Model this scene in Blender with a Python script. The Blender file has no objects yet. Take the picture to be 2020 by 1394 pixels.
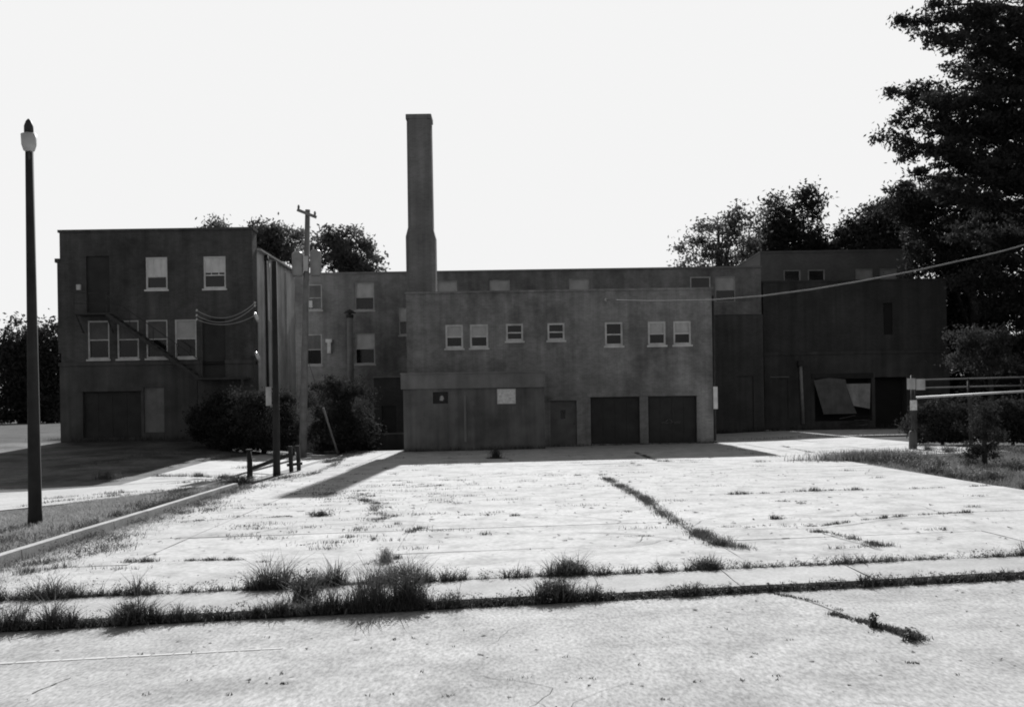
import bpy, math, random
import numpy as np
from mathutils import Vector, Matrix
random.seed(7); rng = np.random.default_rng(7)
R = math.radians
S = bpy.context.scene
COL = S.collection

# ------------------------------------------------------------------ camera
CAM_H = 2.0; FPX = 2000.0; ROLL = R(0.9)
cam_d = bpy.data.cameras.new('camera'); cam = bpy.data.objects.new('camera', cam_d); COL.objects.link(cam)
cam_d.sensor_width = 36; cam_d.lens = 36*FPX/2020; cam_d.shift_y = 103/2020
cam_d.clip_start = 0.1; cam_d.clip_end = 3000
cam.matrix_world = Matrix.Translation((0, 0, CAM_H)) @ Matrix.Rotation(ROLL, 4, 'Y') @ Matrix.Rotation(R(90), 4, 'X')
S.camera = cam
S.render.engine = 'CYCLES'; S.cycles.filter_width = 1.9      # soft old lens
# ------------------------------------------------------------------ sky and sun
TAN_E = 0.60; SHX = -0.012
elev = math.atan(TAN_E); azim = math.atan2(-SHX, 1.0)        # from +Y towards +X
W = bpy.data.worlds.new('World'); S.world = W; W.use_nodes = True
nt = W.node_tree; nt.nodes.clear()
out = nt.nodes.new('ShaderNodeOutputWorld'); bg = nt.nodes.new('ShaderNodeBackground')
sky = nt.nodes.new('ShaderNodeTexSky'); sky.sky_type = 'NISHITA'; sky.sun_disc = False
sky.sun_elevation = elev; sky.sun_rotation = azim; sky.dust_density = 3.0; sky.air_density = 1.2
bw = nt.nodes.new('ShaderNodeRGBToBW'); cap = nt.nodes.new('ShaderNodeMath'); cap.operation = 'MINIMUM'
SKY_STRENGTH = 0.06; SKY_CAP = 0.52
cap.inputs[1].default_value = SKY_CAP/SKY_STRENGTH
nt.links.new(sky.outputs[0], bw.inputs[0]); nt.links.new(bw.outputs[0], cap.inputs[0])
nt.links.new(cap.outputs[0], bg.inputs[0]); bg.inputs[1].default_value = SKY_STRENGTH
nt.links.new(bg.outputs[0], out.inputs[0])
sd = bpy.data.lights.new('sun', 'SUN'); sd.energy = 4.6; sd.angle = R(0.6)
sun = bpy.data.objects.new('sun', sd); COL.objects.link(sun)
sun.rotation_euler = Vector((SHX, -1, -TAN_E)).to_track_quat('-Z', 'Y').to_euler()
S.view_settings.view_transform = 'Standard'; S.view_settings.look = 'None'
S.view_settings.gamma = 1.0; S.view_settings.use_curve_mapping = False
S.view_settings.exposure = 0.8

# ------------------------------------------------------------------ helpers
ORG = {}
def tag(o, label=None, cat=None, group=None, kind=None):
    if label: o['label'] = label
    if cat: o['category'] = cat
    if group: o['group'] = group
    if kind: o['kind'] = kind
    return o
def thing(name, label, cat, loc, group=None):
    o = bpy.data.objects.new(name, None); COL.objects.link(o); o.location = loc
    o.empty_display_size = 0.3; ORG[o] = Vector(loc)
    return tag(o, label, cat, group)
def link(name, me, mat, parent=None):
    o = bpy.data.objects.new(name, me); COL.objects.link(o)
    if mat is not None and not me.materials: me.materials.append(mat)
    if parent is not None:
        o.parent = parent; ORG[o] = ORG[parent]
    else: ORG[o] = Vector((0, 0, 0))
    return o
class MB:
    def __init__(s): s.v = []; s.f = []
    def quad(s, a, b, c, d):
        n = len(s.v); s.v += [a, b, c, d]; s.f.append((n, n+1, n+2, n+3)); return s
    def box(s, x0, x1, y0, y1, z0, z1):
        n = len(s.v)
        s.v += [(x0,y0,z0),(x1,y0,z0),(x1,y1,z0),(x0,y1,z0),(x0,y0,z1),(x1,y0,z1),(x1,y1,z1),(x0,y1,z1)]
        for q in ((0,3,2,1),(4,5,6,7),(0,1,5,4),(1,2,6,5),(2,3,7,6),(3,0,4,7)): s.f.append(tuple(n+i for i in q))
        return s
    def beam(s, a, b, w, h):
        a = Vector(a); b = Vector(b); d = (b-a).normalized()
        up = Vector((0,0,1)) if abs(d.z) < 0.95 else Vector((0,1,0))
        r = d.cross(up).normalized()*w/2; u = r.cross(d).normalized()*h/2
        n = len(s.v)
        for p in (a, b):
            for q in (-r-u, r-u, r+u, -r+u): s.v.append(tuple(p+q))
        for q in ((0,1,2,3),(7,6,5,4),(0,4,5,1),(1,5,6,2),(2,6,7,3),(3,7,4,0)): s.f.append(tuple(n+i for i in q))
        return s
    def tube(s, pts, rad, seg=8, cap=True, phase=0.0):
        pts = [Vector(p) for p in pts]
        if not isinstance(rad, (list, tuple)): rad = [rad]*len(pts)
        n0 = len(s.v); ref = None
        for i, p in enumerate(pts):
            d = (pts[min(i+1, len(pts)-1)]-pts[max(i-1, 0)]).normalized()
            if ref is None:
                ref = Vector((1,0,0)) if abs(d.x) < 0.9 else Vector((0,0,1))
            r = (ref - d*ref.dot(d)).normalized(); u = d.cross(r); ref = r
            for k in range(seg):
                a = 2*math.pi*k/seg+phase
                s.v.append(tuple(p + (r*math.cos(a)+u*math.sin(a))*rad[i]))
        for i in range(len(pts)-1):
            for k in range(seg):
                a = n0+i*seg+k; b = n0+i*seg+(k+1)%seg
                s.f.append((a, b, b+seg, a+seg))
        if cap:
            s.f.append(tuple(n0+k for k in reversed(range(seg))))
            s.f.append(tuple(n0+(len(pts)-1)*seg+k for k in range(seg)))
        return s
    def build(s, name, mat, parent=None, smooth=False):
        me = bpy.data.meshes.new(name)
        o = ORG[parent] if parent is not None else Vector((0,0,0))
        me.from_pydata([(v[0]-o.x, v[1]-o.y, v[2]-o.z) for v in s.v], [], s.f)
        if smooth: me.polygons.foreach_set('use_smooth', [True]*len(me.polygons))
        me.update()
        return link(name, me, mat, parent)
def array_mesh(name, verts, nper, mat, parent=None, faces=None):
    """verts (N,nper,3): N separate polygons of nper corners"""
    o = ORG[parent] if parent is not None else Vector((0,0,0))
    v = np.asarray(verts, dtype=np.float32).reshape(-1, 3) - np.array(o, dtype=np.float32)
    n = len(v)//nper
    me = bpy.data.meshes.new(name)
    me.vertices.add(len(v)); me.vertices.foreach_set('co', v.ravel())
    me.loops.add(len(v)); me.loops.foreach_set('vertex_index', np.arange(len(v), dtype=np.int32))
    me.polygons.add(n); me.polygons.foreach_set('loop_start', np.arange(0, len(v), nper, dtype=np.int32))
    me.polygons.foreach_set('loop_total', np.full(n, nper, dtype=np.int32))
    me.update(calc_edges=True)
    return link(name, me, mat, parent)

def px(x, y, D):
    """photo pixel -> world X, Z at depth D (survey of the place)"""
    u = x-1010; v = 800-y; c, s_ = math.cos(ROLL), math.sin(ROLL)
    return (u*c+v*s_)*D/FPX, CAM_H + (-u*s_+v*c)*D/FPX
def P(x, y, D):
    X, Z = px(x, y, D); return (X, D, Z)
def sst(a, b, x):
    t = np.clip((x-a)/(b-a), 0, 1); return t*t*(3-2*t)
def gz(X, D):
    z = 0.008*np.clip(X, -15, 15)
    z = z + sst(-8, -16, X)*np.clip(0.047*(D-36), -0.3, 0.7)*sst(5, 26, D)
    z = z + sst(10.5, 18, X)*0.12*sst(18, 30, D)
    return z
def g(X, D): return float(gz(np.float64(X), np.float64(D)))

# ------------------------------------------------------------------ materials
def mat(name, base, var=0.25, scale=1.0, rough=0.85, fine=0.0, fine_scale=40, bump=0.0, bump_scale=30,
        brick=False, spec=0.3, streak=0.0, transl=0.0, metallic=0.0, stain=0.0, stain_scale=0.3, per=0.0, aniso=1.0):
    m = bpy.data.materials.new(name); m.use_nodes = True; t = m.node_tree; N = t.nodes; L = t.links
    b = N['Principled BSDF']; b.inputs['Roughness'].default_value = rough
    b.inputs['Specular IOR Level'].default_value = spec; b.inputs['Metallic'].default_value = metallic
    tc = N.new('ShaderNodeNewGeometry'); co = tc.outputs['Position']
    def noise(sc, det=4, vec=None, ro=0.6):
        n = N.new('ShaderNodeTexNoise'); n.inputs['Scale'].default_value = sc; n.inputs['Detail'].default_value = det
        n.inputs['Roughness'].default_value = ro
        L.new(vec or co, n.inputs['Vector']); return n.outputs['Fac']
    def mapr(v, a, c, lo=0.3, hi=0.7):
        r = N.new('ShaderNodeMapRange'); r.inputs[1].default_value = lo; r.inputs[2].default_value = hi
        r.inputs[3].default_value = a; r.inputs[4].default_value = c; L.new(v, r.inputs[0]); return r.outputs[0]
    def mul(a, c):
        r = N.new('ShaderNodeMath'); r.operation = 'MULTIPLY'; L.new(a, r.inputs[0])
        if hasattr(c, 'is_linked') or not isinstance(c, (int, float)): L.new(c, r.inputs[1])
        else: r.inputs[1].default_value = c
        return r.outputs[0]
    val = mapr(noise(scale), base*(1-var), base*(1+var))
    if fine:
        fm = N.new('ShaderNodeMapping'); fm.inputs['Scale'].default_value = (1, aniso, 1); L.new(co, fm.inputs[0])
        val = mul(val, mapr(noise(fine_scale, 3, fm.outputs[0]), 1-fine, 1+fine))
    if stain: val = mul(val, mapr(noise(stain_scale, 5, ro=0.7), 1-stain, 1.0, 0.35, 0.55))
    if streak:
        mp = N.new('ShaderNodeMapping'); mp.inputs['Scale'].default_value = (2.2, 2.2, 0.12); L.new(co, mp.inputs[0])
        val = mul(val, mapr(noise(1.0, 4, mp.outputs[0]), 1-streak, 1+streak*0.5))
    if per:
        oi = N.new('ShaderNodeObjectInfo'); val = mul(val, mapr(oi.outputs['Random'], 1-per, 1+per, 0, 1))
    hgt = None
    if brick:
        mp = N.new('ShaderNodeMapping'); mp.inputs['Rotation'].default_value = (R(90), 0, 0); L.new(co, mp.inputs[0])
        bt = N.new('ShaderNodeTexBrick'); L.new(mp.outputs[0], bt.inputs['Vector'])
        bt.inputs['Scale'].default_value = 1.0; bt.inputs['Brick Width'].default_value = 0.22
        bt.inputs['Row Height'].default_value = 0.078; bt.inputs['Mortar Size'].default_value = 0.009
        bt.inputs['Color1'].default_value = (1.10,)*3+(1,); bt.inputs['Color2'].default_value = (0.88,)*3+(1,)
        bt.inputs['Mortar'].default_value = (1.15,)*3+(1,)
        val = mul(val, bt.outputs['Color']); hgt = bt.outputs['Fac']
    L.new(val, b.inputs['Base Color'])
    if bump:
        bp = N.new('ShaderNodeBump'); bp.inputs['Strength'].default_value = bump; bp.inputs['Distance'].default_value = 0.02
        L.new(noise(bump_scale, 4), bp.inputs['Height']); L.new(bp.outputs[0], b.inputs['Normal'])
    elif hgt is not None:
        bp = N.new('ShaderNodeBump'); bp.inputs['Strength'].default_value = 0.5; bp.inputs['Distance'].default_value = 0.01
        bp.invert = True; L.new(hgt, bp.inputs['Height']); L.new(bp.outputs[0], b.inputs['Normal'])
    if transl:
        tr = N.new('ShaderNodeBsdfTranslucent'); L.new(val, tr.inputs[0]); mx = N.new('ShaderNodeMixShader')
        mx.inputs[0].default_value = transl; L.new(b.outputs[0], mx.inputs[1]); L.new(tr.outputs[0], mx.inputs[2])
        L.new(mx.outputs[0], N['Material Output'].inputs[0])
    return m
M = {}
M['brick_dark'] = mat('dark_brick', 0.095, 0.25, 0.4, brick=True, streak=0.3, stain=0.4, stain_scale=0.5, fine=0.12, fine_scale=3)
M['brick_mid'] = mat('weathered_brick', 0.26, 0.25, 0.5, brick=True, streak=0.3, stain=0.38, stain_scale=0.55, fine=0.12, fine_scale=3)
M['brick_rear'] = mat('plain_brick', 0.22, 0.2, 0.4, brick=True, streak=0.25, stain=0.3, stain_scale=0.4, fine=0.1, fine_scale=3)
M['brick_far'] = mat('far_brick', 0.15, 0.18, 0.5, brick=True)
M['brick_right'] = mat('sooty_brick', 0.075, 0.25, 0.5, brick=True, streak=0.3)
M['brick_stack'] = mat('stack_brick', 0.19, 0.2, 0.5, brick=True, streak=0.25)
M['concrete_wall'] = mat('concrete_wall', 0.095, 0.25, 0.8, streak=0.35, bump=0.2, stain=0.3)
M['painted_wall'] = mat('pale_painted_wall', 0.62, 0.2, 0.7, streak=0.35, stain=0.3)
M['render'] = mat('grey_render', 0.16, 0.25, 0.9, streak=0.35, bump=0.2, stain=0.3)
M['fascia'] = mat('fascia_board', 0.2, 0.2, 1.2, streak=0.2)
M['roof'] = mat('roof_felt', 0.06, 0.3, 1.0)
M['trim'] = mat('white_trim', 0.5, 0.15, 2.0, streak=0.2)
M['frame'] = mat('worn_window_paint', 0.62, 0.2, 3.0)
M['frame_bright'] = mat('white_window_paint', 0.75, 0.15, 3.0)
M['frame_dim'] = mat('dull_window_paint', 0.4, 0.2, 3.0)
M['blind'] = mat('pale_blind', 0.75, 0.12, 2.0)
M['blind_dim'] = mat('dull_blind', 0.45, 0.15, 2.0)
M['blind_dark'] = mat('dark_blind', 0.12, 0.2, 2.0)
M['glass'] = mat('dark_glass', 0.012, 0.3, 2.0, rough=0.12, spec=0.5)
M['door_dark'] = mat('dark_door', 0.036, 0.3, 1.5, rough=0.6)
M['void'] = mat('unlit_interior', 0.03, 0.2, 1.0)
M['board'] = mat('plywood_board', 0.2, 0.25, 1.5, streak=0.2)
M['board_pale'] = mat('pale_plywood', 0.5, 0.25, 2.0, streak=0.3)
M['sign'] = mat('pale_sign', 0.7, 0.25, 9.0, rough=0.6)
M['metal_dark'] = mat('dark_iron', 0.04, 0.3, 3.0, rough=0.6)
M['stair_iron'] = mat('stair_iron', 0.065, 0.3, 3.0, rough=0.8, spec=0.1)
M['cable'] = mat('cable_sheath', 0.24, 0.2, 3.0)
M['metal_pale'] = mat('galvanised_metal', 0.33, 0.2, 3.0, rough=0.5, spec=0.5)
M['metal_white'] = mat('white_metal', 0.5, 0.15, 3.0, rough=0.5)
M['can'] = mat('transformer_paint', 0.30, 0.2, 2.0, rough=0.5)
M['wood_pole'] = mat('grey_pole_wood', 0.2, 0.25, 3.0, streak=0.4)
M['wood_dark'] = mat('dark_pole_wood', 0.035, 0.3, 3.0, streak=0.4)
M['wood_fence'] = mat('dark_fence_wood', 0.05, 0.3, 3.0, streak=0.3, per=0.2)
M['ceramic'] = mat('white_ceramic', 0.7, 0.05, 3.0, rough=0.3)
M['bark'] = mat('bark', 0.05, 0.3, 4.0, bump=0.6, bump_scale=12)
M['leaf'] = mat('leaf', 0.10, 0.4, 0.8, rough=0.9, spec=0.06, transl=0.35)
M['leaf_dark'] = mat('dark_leaf', 0.045, 0.4, 0.8, rough=0.9, spec=0.06, transl=0.25)
M['needle'] = mat('needle', 0.045, 0.4, 0.8, rough=0.9, spec=0.06, transl=0.2)
M['weed'] = mat('weed_leaf', 0.075, 0.4, 5.0, rough=0.7, transl=0.3)
M['grass'] = mat('dry_grass', 0.30, 0.3, 2.5, rough=0.8, transl=0.35)
M['grass_r'] = mat('rough_grass', 0.17, 0.35, 2.5, rough=0.8, transl=0.35)
M['earth'] = mat('ground_earth', 0.13, 0.3, 0.4, spec=0.0, rough=1.0, fine=0.25, fine_scale=8, bump=0.4)
M['soil'] = mat('joint_soil', 0.05, 0.4, 4.0, fine=0.3)
M['slab'] = mat('lot_concrete', 0.425, 0.08, 0.5, fine=0.16, fine_scale=13, bump=0.10, bump_scale=50, stain=0.30, stain_scale=1.5, per=0.06, spec=0.12, rough=0.95)
M['walk'] = mat('walk_concrete', 0.36, 0.10, 1.2, fine=0.16, fine_scale=25, bump=0.2, bump_scale=60, stain=0.18, stain_scale=1.6, per=0.05, spec=0.15, rough=0.95)
M['street'] = mat('worn_asphalt', 0.355, 0.14, 1.6, fine=0.32, fine_scale=36, aniso=0.4, stain=0.26, stain_scale=1.1, spec=0.12, rough=0.95)
M['drive_shaded'] = mat('drive_shaded_tone', 0.105, 0.45, 0.6, fine=0.25, fine_scale=6, bump=0.3, stain=0.6, stain_scale=0.45, spec=0.1)  # left building's shade put into the ground colour
M['drive_sunlit'] = mat('drive_sunlit_concrete', 0.36, 0.12, 0.7, fine=0.12, fine_scale=12, bump=0.2, stain=0.2, stain_scale=0.6)  # paler tone for the parts of the drive in sun
M['paint_line'] = mat('worn_line_paint', 0.42, 0.25, 6.0)

# ------------------------------------------------------------------ ground
def sheet(name, X, D, dz, m, parent=None, kind='structure'):
    """X, D: 2-D arrays of plan positions"""
    Z = gz(X, D)+dz; nu, nv = X.shape
    me = bpy.data.meshes.new(name)
    vs = np.stack([X, D, Z], -1).reshape(-1, 3)
    fs = [(i*nv+j, (i+1)*nv+j, (i+1)*nv+j+1, i*nv+j+1) for i in range(nu-1) for j in range(nv-1)]
    me.from_pydata([tuple(v) for v in vs], [], fs); me.update()
    o = link(name, me, m, parent)
    if kind: o['kind'] = kind
    return o
xs = np.concatenate([[-900,-400,-200,-120,-70,-45], np.arange(-30, 31, 1.5), [45,70,120,200,400,900]])
ds = np.concatenate([[-60,-20,-5], np.arange(0, 72, 1.5), [80,100,130,180,260,400,700,1500]])
gx, gd = np.meshgrid(xs, ds, indexing='ij')
sheet('ground', gx, gd, -0.07, M['earth'])
far_e = lambda X: 11.55+0.122*X           # lot side of the walk
near_e = lambda X: 10.42+0.142*X          # street side of the walk
# street
ux = np.concatenate([np.linspace(-60, -14, 8), np.linspace(-13, 13, 40), np.linspace(14, 60, 8)])
t = np.linspace(0, 1, 24)
sx = np.repeat(ux[:, None], 24, 1); sdp = -14+(near_e(np.clip(sx, -16, 16))-0.10+14)*t[None, :]
sheet('street', sx, sdp, -0.03, M['street'])
# walk bed and slabs
wx = np.repeat(np.linspace(-30, 30, 60)[:, None], 4, 1)
wcl = np.clip(wx, -16, 16)
wd = (near_e(wcl)-0.12) + (far_e(wcl)+0.14-near_e(wcl)+0.12)*np.linspace(0, 1, 4)[None, :]
walk = sheet('sidewalk', wx, wd, -0.022, M['soil'])
def slab_piece(name, corners, top, thick, m, parent, n=4, jit=0.004):
    """corners (4 plan points a,b,c,d ccw); a thin slab whose top follows the ground"""
    a, b, c, d = [np.array(q, float) for q in corners]
    tz = random.uniform(-jit, jit); tx = random.uniform(-jit, jit)
    mb = MB(); idx = {}
    for i in range(n+1):
        for j in range(n+1):
            u, v = i/n, j/n
            p = (a*(1-u)+b*u)*(1-v)+(d*(1-u)+c*u)*v
            if 0 < i < n and (j == 0 or j == n): p = p+np.array([0, random.uniform(-.008, .008)])
            if 0 < j < n and (i == 0 or i == n): p = p+np.array([random.uniform(-.008, .008), 0])
            z = g(p[0], p[1])+top+tz+tx*(u-0.5)*2
            idx[i, j] = len(mb.v); mb.v.append((p[0], p[1], z))
    for i in range(n):
        for j in range(n): mb.f.append((idx[i,j], idx[i+1,j], idx[i+1,j+1], idx[i,j+1]))
    ring = [(i,0) for i in range(n)]+[(n,j) for j in range(n)]+[(i,n) for i in range(n,0,-1)]+[(0,j) for j in range(n,0,-1)]
    base = len(mb.v)
    for k in ring:
        v = mb.v[idx[k]]; mb.v.append((v[0], v[1], v[2]-thick))
    L_ = len(ring)
    for k in range(L_):
        k2 = (k+1) % L_
        mb.f.append((idx[ring[k]], base+k, base+k2, idx[ring[k2]]))
    return mb.build(name, m, parent)
wxs = np.arange(-9.6, 10.2, 1.5)
for i in range(len(wxs)-1):
    a, b = wxs[i]+0.003, wxs[i+1]-0.003
    slab_piece('slab', [(a, near_e(a)), (b, near_e(b)), (b, far_e(b)), (a, far_e(a))], 0.035, 0.05, M['walk'], walk, n=3, jit=0.006)
# parking lot bed and slabs
lx = lambda x0, x1: (lambda D: x0+(x1-x0)*(D-12)/36.0)
XL = [lx(-6.72, -7.6), lx(-5.1, -5.7), lx(-1.6, -2.3), lx(2.88, 1.86), lx(6.9, 5.7), lx(10.5, 10.4)]
DLp = [None, (13.2, 15.2), (16.0, 17.4), (18.6, 21.7), (23.4, 25.4), (28.2, 29.6), (32.9, 33.4), (39.6, 40.2), (45.6, 45.6)]
def dline(k):
    if k == 0: return lambda X: far_e(X)+0.10
    a, b = DLp[k]; return lambda X: a+(b-a)*(X+7)/17.5
DL = [dline(k) for k in range(len(DLp))]
bed_x = np.linspace(-7.8, 16.5, 40); bx_ = np.repeat(bed_x[:, None], 40, 1)
bd_ = far_e(np.clip(bx_, -8, 10.4))+0.02 + (48.2-far_e(np.clip(bx_, -8, 10.4)))*np.linspace(0, 1, 40)[None, :]**1.5
for i in range(40):
    if bed_x[i] > 10.6: bd_[i] = np.linspace(33.2, 62.0, 40)
lot = sheet('parking_lot', bx_[:, :], bd_, -0.012, M['soil'])
def cross(fx, fd):
    D = 20.0
    for _ in range(12): D = fd(fx(D))
    return (fx(D), D)
gp = 0.002
for i in range(len(XL)-1):
    for k in range(len(DL)-1):
        q = [cross(XL[i], DL[k]), cross(XL[i+1], DL[k]), cross(XL[i+1], DL[k+1]), cross(XL[i], DL[k+1])]
        q = [(q[0][0]+gp, q[0][1]+gp), (q[1][0]-gp, q[1][1]+gp), (q[2][0]-gp, q[2][1]-gp), (q[3][0]+gp, q[3][1]-gp)]
        slab_piece('slab', q, 0.02, 0.05, M['slab'], lot, n=4)
for k, (d0, d1) in enumerate(((33.6, 40.3), (40.33, 45.6))):          # lot widens at the far right
    for x0, x1 in ((10.43, 13.4), (13.43, 16.4)):
        slab_piece('slab', [(x0, d0), (x1, d0), (x1, d1), (x0, d1)], 0.02, 0.05, M['slab'], lot, n=3)
for x0, x1 in ((-7.2, -1.9), (-1.87, 3.6), (3.63, 9.9), (9.93, 13.4), (13.43, 16.4)):
    slab_piece('slab', [(x0, 45.63), (x1, 45.63), (x1, 50.2 if x0 > 9 else 47.97), (x0, 50.2 if x0 > 9 else 47.97)], 0.02, 0.05, M['slab'], lot, n=3)
for x0, x1 in ((10.0, 13.4), (13.43, 16.4), (16.43, 20.2), (20.23, 24.5)):
    slab_piece('slab', [(x0, 50.23), (x1, 50.23), (x1, 60.5), (x0, 60.5)], 0.02, 0.05, M['slab'], lot, n=3)
# driveway of the left building, painted dark inside its shadow, pale in the sun
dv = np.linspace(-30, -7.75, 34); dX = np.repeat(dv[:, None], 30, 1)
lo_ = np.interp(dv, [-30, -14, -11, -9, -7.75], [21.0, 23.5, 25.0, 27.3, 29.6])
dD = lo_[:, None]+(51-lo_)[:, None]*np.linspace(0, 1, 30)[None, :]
sheet('driveway', dX, np.maximum(dD, 31.2+0.12*(dX+14)), -0.05, M['drive_shaded'])  # darker ground, cut off along the front edge of the building's shadow
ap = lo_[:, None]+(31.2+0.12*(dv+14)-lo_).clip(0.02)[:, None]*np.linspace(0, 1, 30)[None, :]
sheet('driveway_sunlit', dX, ap, -0.052, M['drive_sunlit'])  # sunlit front of the drive, coloured paler
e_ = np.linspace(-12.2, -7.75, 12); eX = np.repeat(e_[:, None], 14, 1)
sheet('driveway_sunlit', eX, (31.25+0.12*(eX+14))+np.linspace(0, 1, 14)[None, :]*np.interp(e_, [-12.2, -11, -7.75], [9, 14, 15])[:, None], -0.046, M['drive_sunlit'])  # sunlit strip right of the shadow, also coloured paler
# worn white line on the street
mb = MB(); a = P(20, 1301, 1); 
def gpt(x, y, dz=0.0):
    """plan point of a ground pixel"""
    D = 15.0
    for _ in range(25):
        X, Z = px(x, y, 1.0); D = (CAM_H-g(X*D, D)-dz)/(CAM_H-Z)
    return (X*D, D)
p0 = gpt(-60, 1304); p1 = gpt(560, 1271); n = 14
for i in range(n):
    u0, u1 = i/n, (i+0.93)/n
    A = [p0[k]+(p1[k]-p0[k])*u0 for k in (0, 1)]; B = [p0[k]+(p1[k]-p0[k])*u1 for k in (0, 1)]
    w = 0.028*(1.1-0.4*u0)
    mb.quad((A[0], A[1]-w, g(*A)-0.026), (B[0], B[1]-w, g(*B)-0.026), (B[0], B[1]+w, g(*B)-0.026), (A[0], A[1]+w, g(*A)-0.026))
tag(mb.build('road_line', M['paint_line']), kind='structure')

# kerb along the left edge of the lot
kerb = tag(MB().box(-7.03, -6.86, 12.0, 12.02, g(-6.9,12)-0.1, g(-6.9,12)-0.02).build('kerb', M['walk']), kind='structure')
kd = 12.5
while kd < 26.5:
    L_ = 1.75; x0 = -6.85-0.022*(kd-12)
    mb = MB()
    zt = g(x0, kd)+0.15+random.uniform(-.012, .012); zt2 = g(x0, kd+L_)+0.15
    v = [(x0-0.17, kd, zt-0.3), (x0, kd, zt-0.3), (x0-0.04, kd+L_-.02, zt2-0.3), (x0-0.21, kd+L_-.02, zt2-0.3)]
    mb.v = v+[(q[0]+(0.02 if k in (0, 3) else -0.02), q[1], zt if k < 2 else zt2) for k, q in enumerate(v)]
    mb.f = [(0,3,2,1),(4,5,6,7),(0,1,5,4),(1,2,6,5),(2,3,7,6),(3,0,4,7)]
    mb.build('kerb_stone', M['walk'], kerb); kd += L_

# ------------------------------------------------------------------ building helpers
def wall_holes(mb, x0, x1, z0, z1, y, holes, depth=0.25):
    """front sheet (facing -Y) with rectangular holes and their reveals"""
    xs = sorted(set([x0, x1]+[h[0] for h in holes]+[h[1] for h in holes]))
    zs = sorted(set([z0, z1]+[h[2] for h in holes]+[h[3] for h in holes]))
    for i in range(len(xs)-1):
        for k in range(len(zs)-1):
            cx, cz = (xs[i]+xs[i+1])/2, (zs[k]+zs[k+1])/2
            if any(h[0] < cx < h[1] and h[2] < cz < h[3] for h in holes): continue
            mb.quad((xs[i], y, zs[k]), (xs[i+1], y, zs[k]), (xs[i+1], y, zs[k+1]), (xs[i], y, zs[k+1]))
    for a, b, c, d in holes:
        e = y+depth
        mb.quad((a, y, c), (a, e, c), (a, e, d), (a, y, d)); mb.quad((b, e, c), (b, y, c), (b, y, d), (b, e, d))
        mb.quad((a, y, d), (a, e, d), (b, e, d), (b, y, d)); mb.quad((a, e, c), (a, y, c), (b, y, c), (b, e, c))
        mb.quad((a, e, c), (b, e, c), (b, e, d), (a, e, d))
    return mb
def shell(mb, x0, x1, z0, z1, y0, y1):
    """sides, back and roof of a block"""
    mb.quad((x0, y1, z0), (x0, y0, z0), (x0, y0, z1), (x0, y1, z1)); mb.quad((x1, y0, z0), (x1, y1, z0), (x1, y1, z1), (x1, y0, z1))
    mb.quad((x1, y1, z0), (x0, y1, z0), (x0, y1, z1), (x1, y1, z1)); mb.quad((x0, y0, z1), (x1, y0, z1), (x1, y1, z1), (x0, y1, z1))
    return mb
def window(bld, h, y, fm, top=None, low=None, meet=0.5, fw=0.07, sill=True, top_frac=None, mullions=0):
    a, b, c, d = h; yf = y+0.10
    e = 0.002
    mb = MB()
    mb.box(a+e, a+fw, yf-0.05, yf+0.06, c+e, d-e); mb.box(b-fw, b-e, yf-0.05, yf+0.06, c+e, d-e)
    mb.box(a+fw, b-fw, yf-0.048, yf+0.06, d-fw, d-e); mb.box(a+fw, b-fw, yf-0.048, yf+0.06, c+e, c+fw*1.2)
    zm = c+(d-c)*meet
    mb.box(a+fw, b-fw, yf-0.03, yf+0.06, zm-fw*0.35, zm+fw*0.35)
    for k in range(mullions):
        xm = a+(b-a)*(k+1)/(mullions+1); mb.box(xm-0.014, xm+0.014, yf-0.02, yf+0.06, zm+fw*.35, d-fw)
    w = mb.build('window', fm, bld)
    MB().quad((a+fw, yf+0.035, zm), (b-fw, yf+0.035, zm), (b-fw, yf+0.035, d-fw), (a+fw, yf+0.035, d-fw)).build('pane', M['glass'], w)
    MB().quad((a+fw, yf+0.05, c+fw), (b-fw, yf+0.05, c+fw), (b-fw, yf+0.05, zm), (a+fw, yf+0.05, zm)).build('pane', low or M['glass'], w)
    if top:
        zb = zm if top_frac is None else d-(d-c)*top_frac
        mb = MB(); nfold = 6
        for k in range(nfold):
            xa = a+fw+(b-a-2*fw)*k/nfold; xb = a+fw+(b-a-2*fw)*(k+1)/nfold; o = 0.0 if k % 2 else 0.012
            mb.quad((xa, yf+0.012+o, zb), (xb, yf+0.024-o, zb), (xb, yf+0.024-o, d-fw), (xa, yf+0.012+o, d-fw))
        mb.build('blind', top, w)
    if sill: MB().box(a-0.06, b+0.06, y-0.07, y+0.05, c-0.09, c-0.003).build('sill', fm, w)
    return w
def rect(x0, x1, ytop, ybot, D, zt=None, zb=None):
    xm, ym = (x0+x1)/2, (ytop+ybot)/2
    X, _ = px(xm, ym, D); w = (x1-x0)*D/FPX/2
    z1 = px(xm, ytop, D)[1] if zt is None else zt; z0 = px(xm, ybot, D)[1] if zb is None else zb
    return (X-w, X+w, z0, z1)

# ================================================================== LEFT BUILDING
D = 51.0
LB0, LB1 = px(120, 650, D)[0], px(500, 650, D)[0]
lb = thing('brick_building', 'dark three-storey brick building with garage door and iron stair, at the left', 'building', (-18, 51, 0.5))
top = 11.05; lbz = 0.2
up = [rect(287, 330, 0, 0, D, 9.75, 8.12), rect(401, 445, 0, 0, D, 9.75, 8.12)]
md = [rect(c-21.5, c+21.5, 0, 0, D, 6.6, 4.66) for c in (194, 252, 309, 366)]
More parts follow.
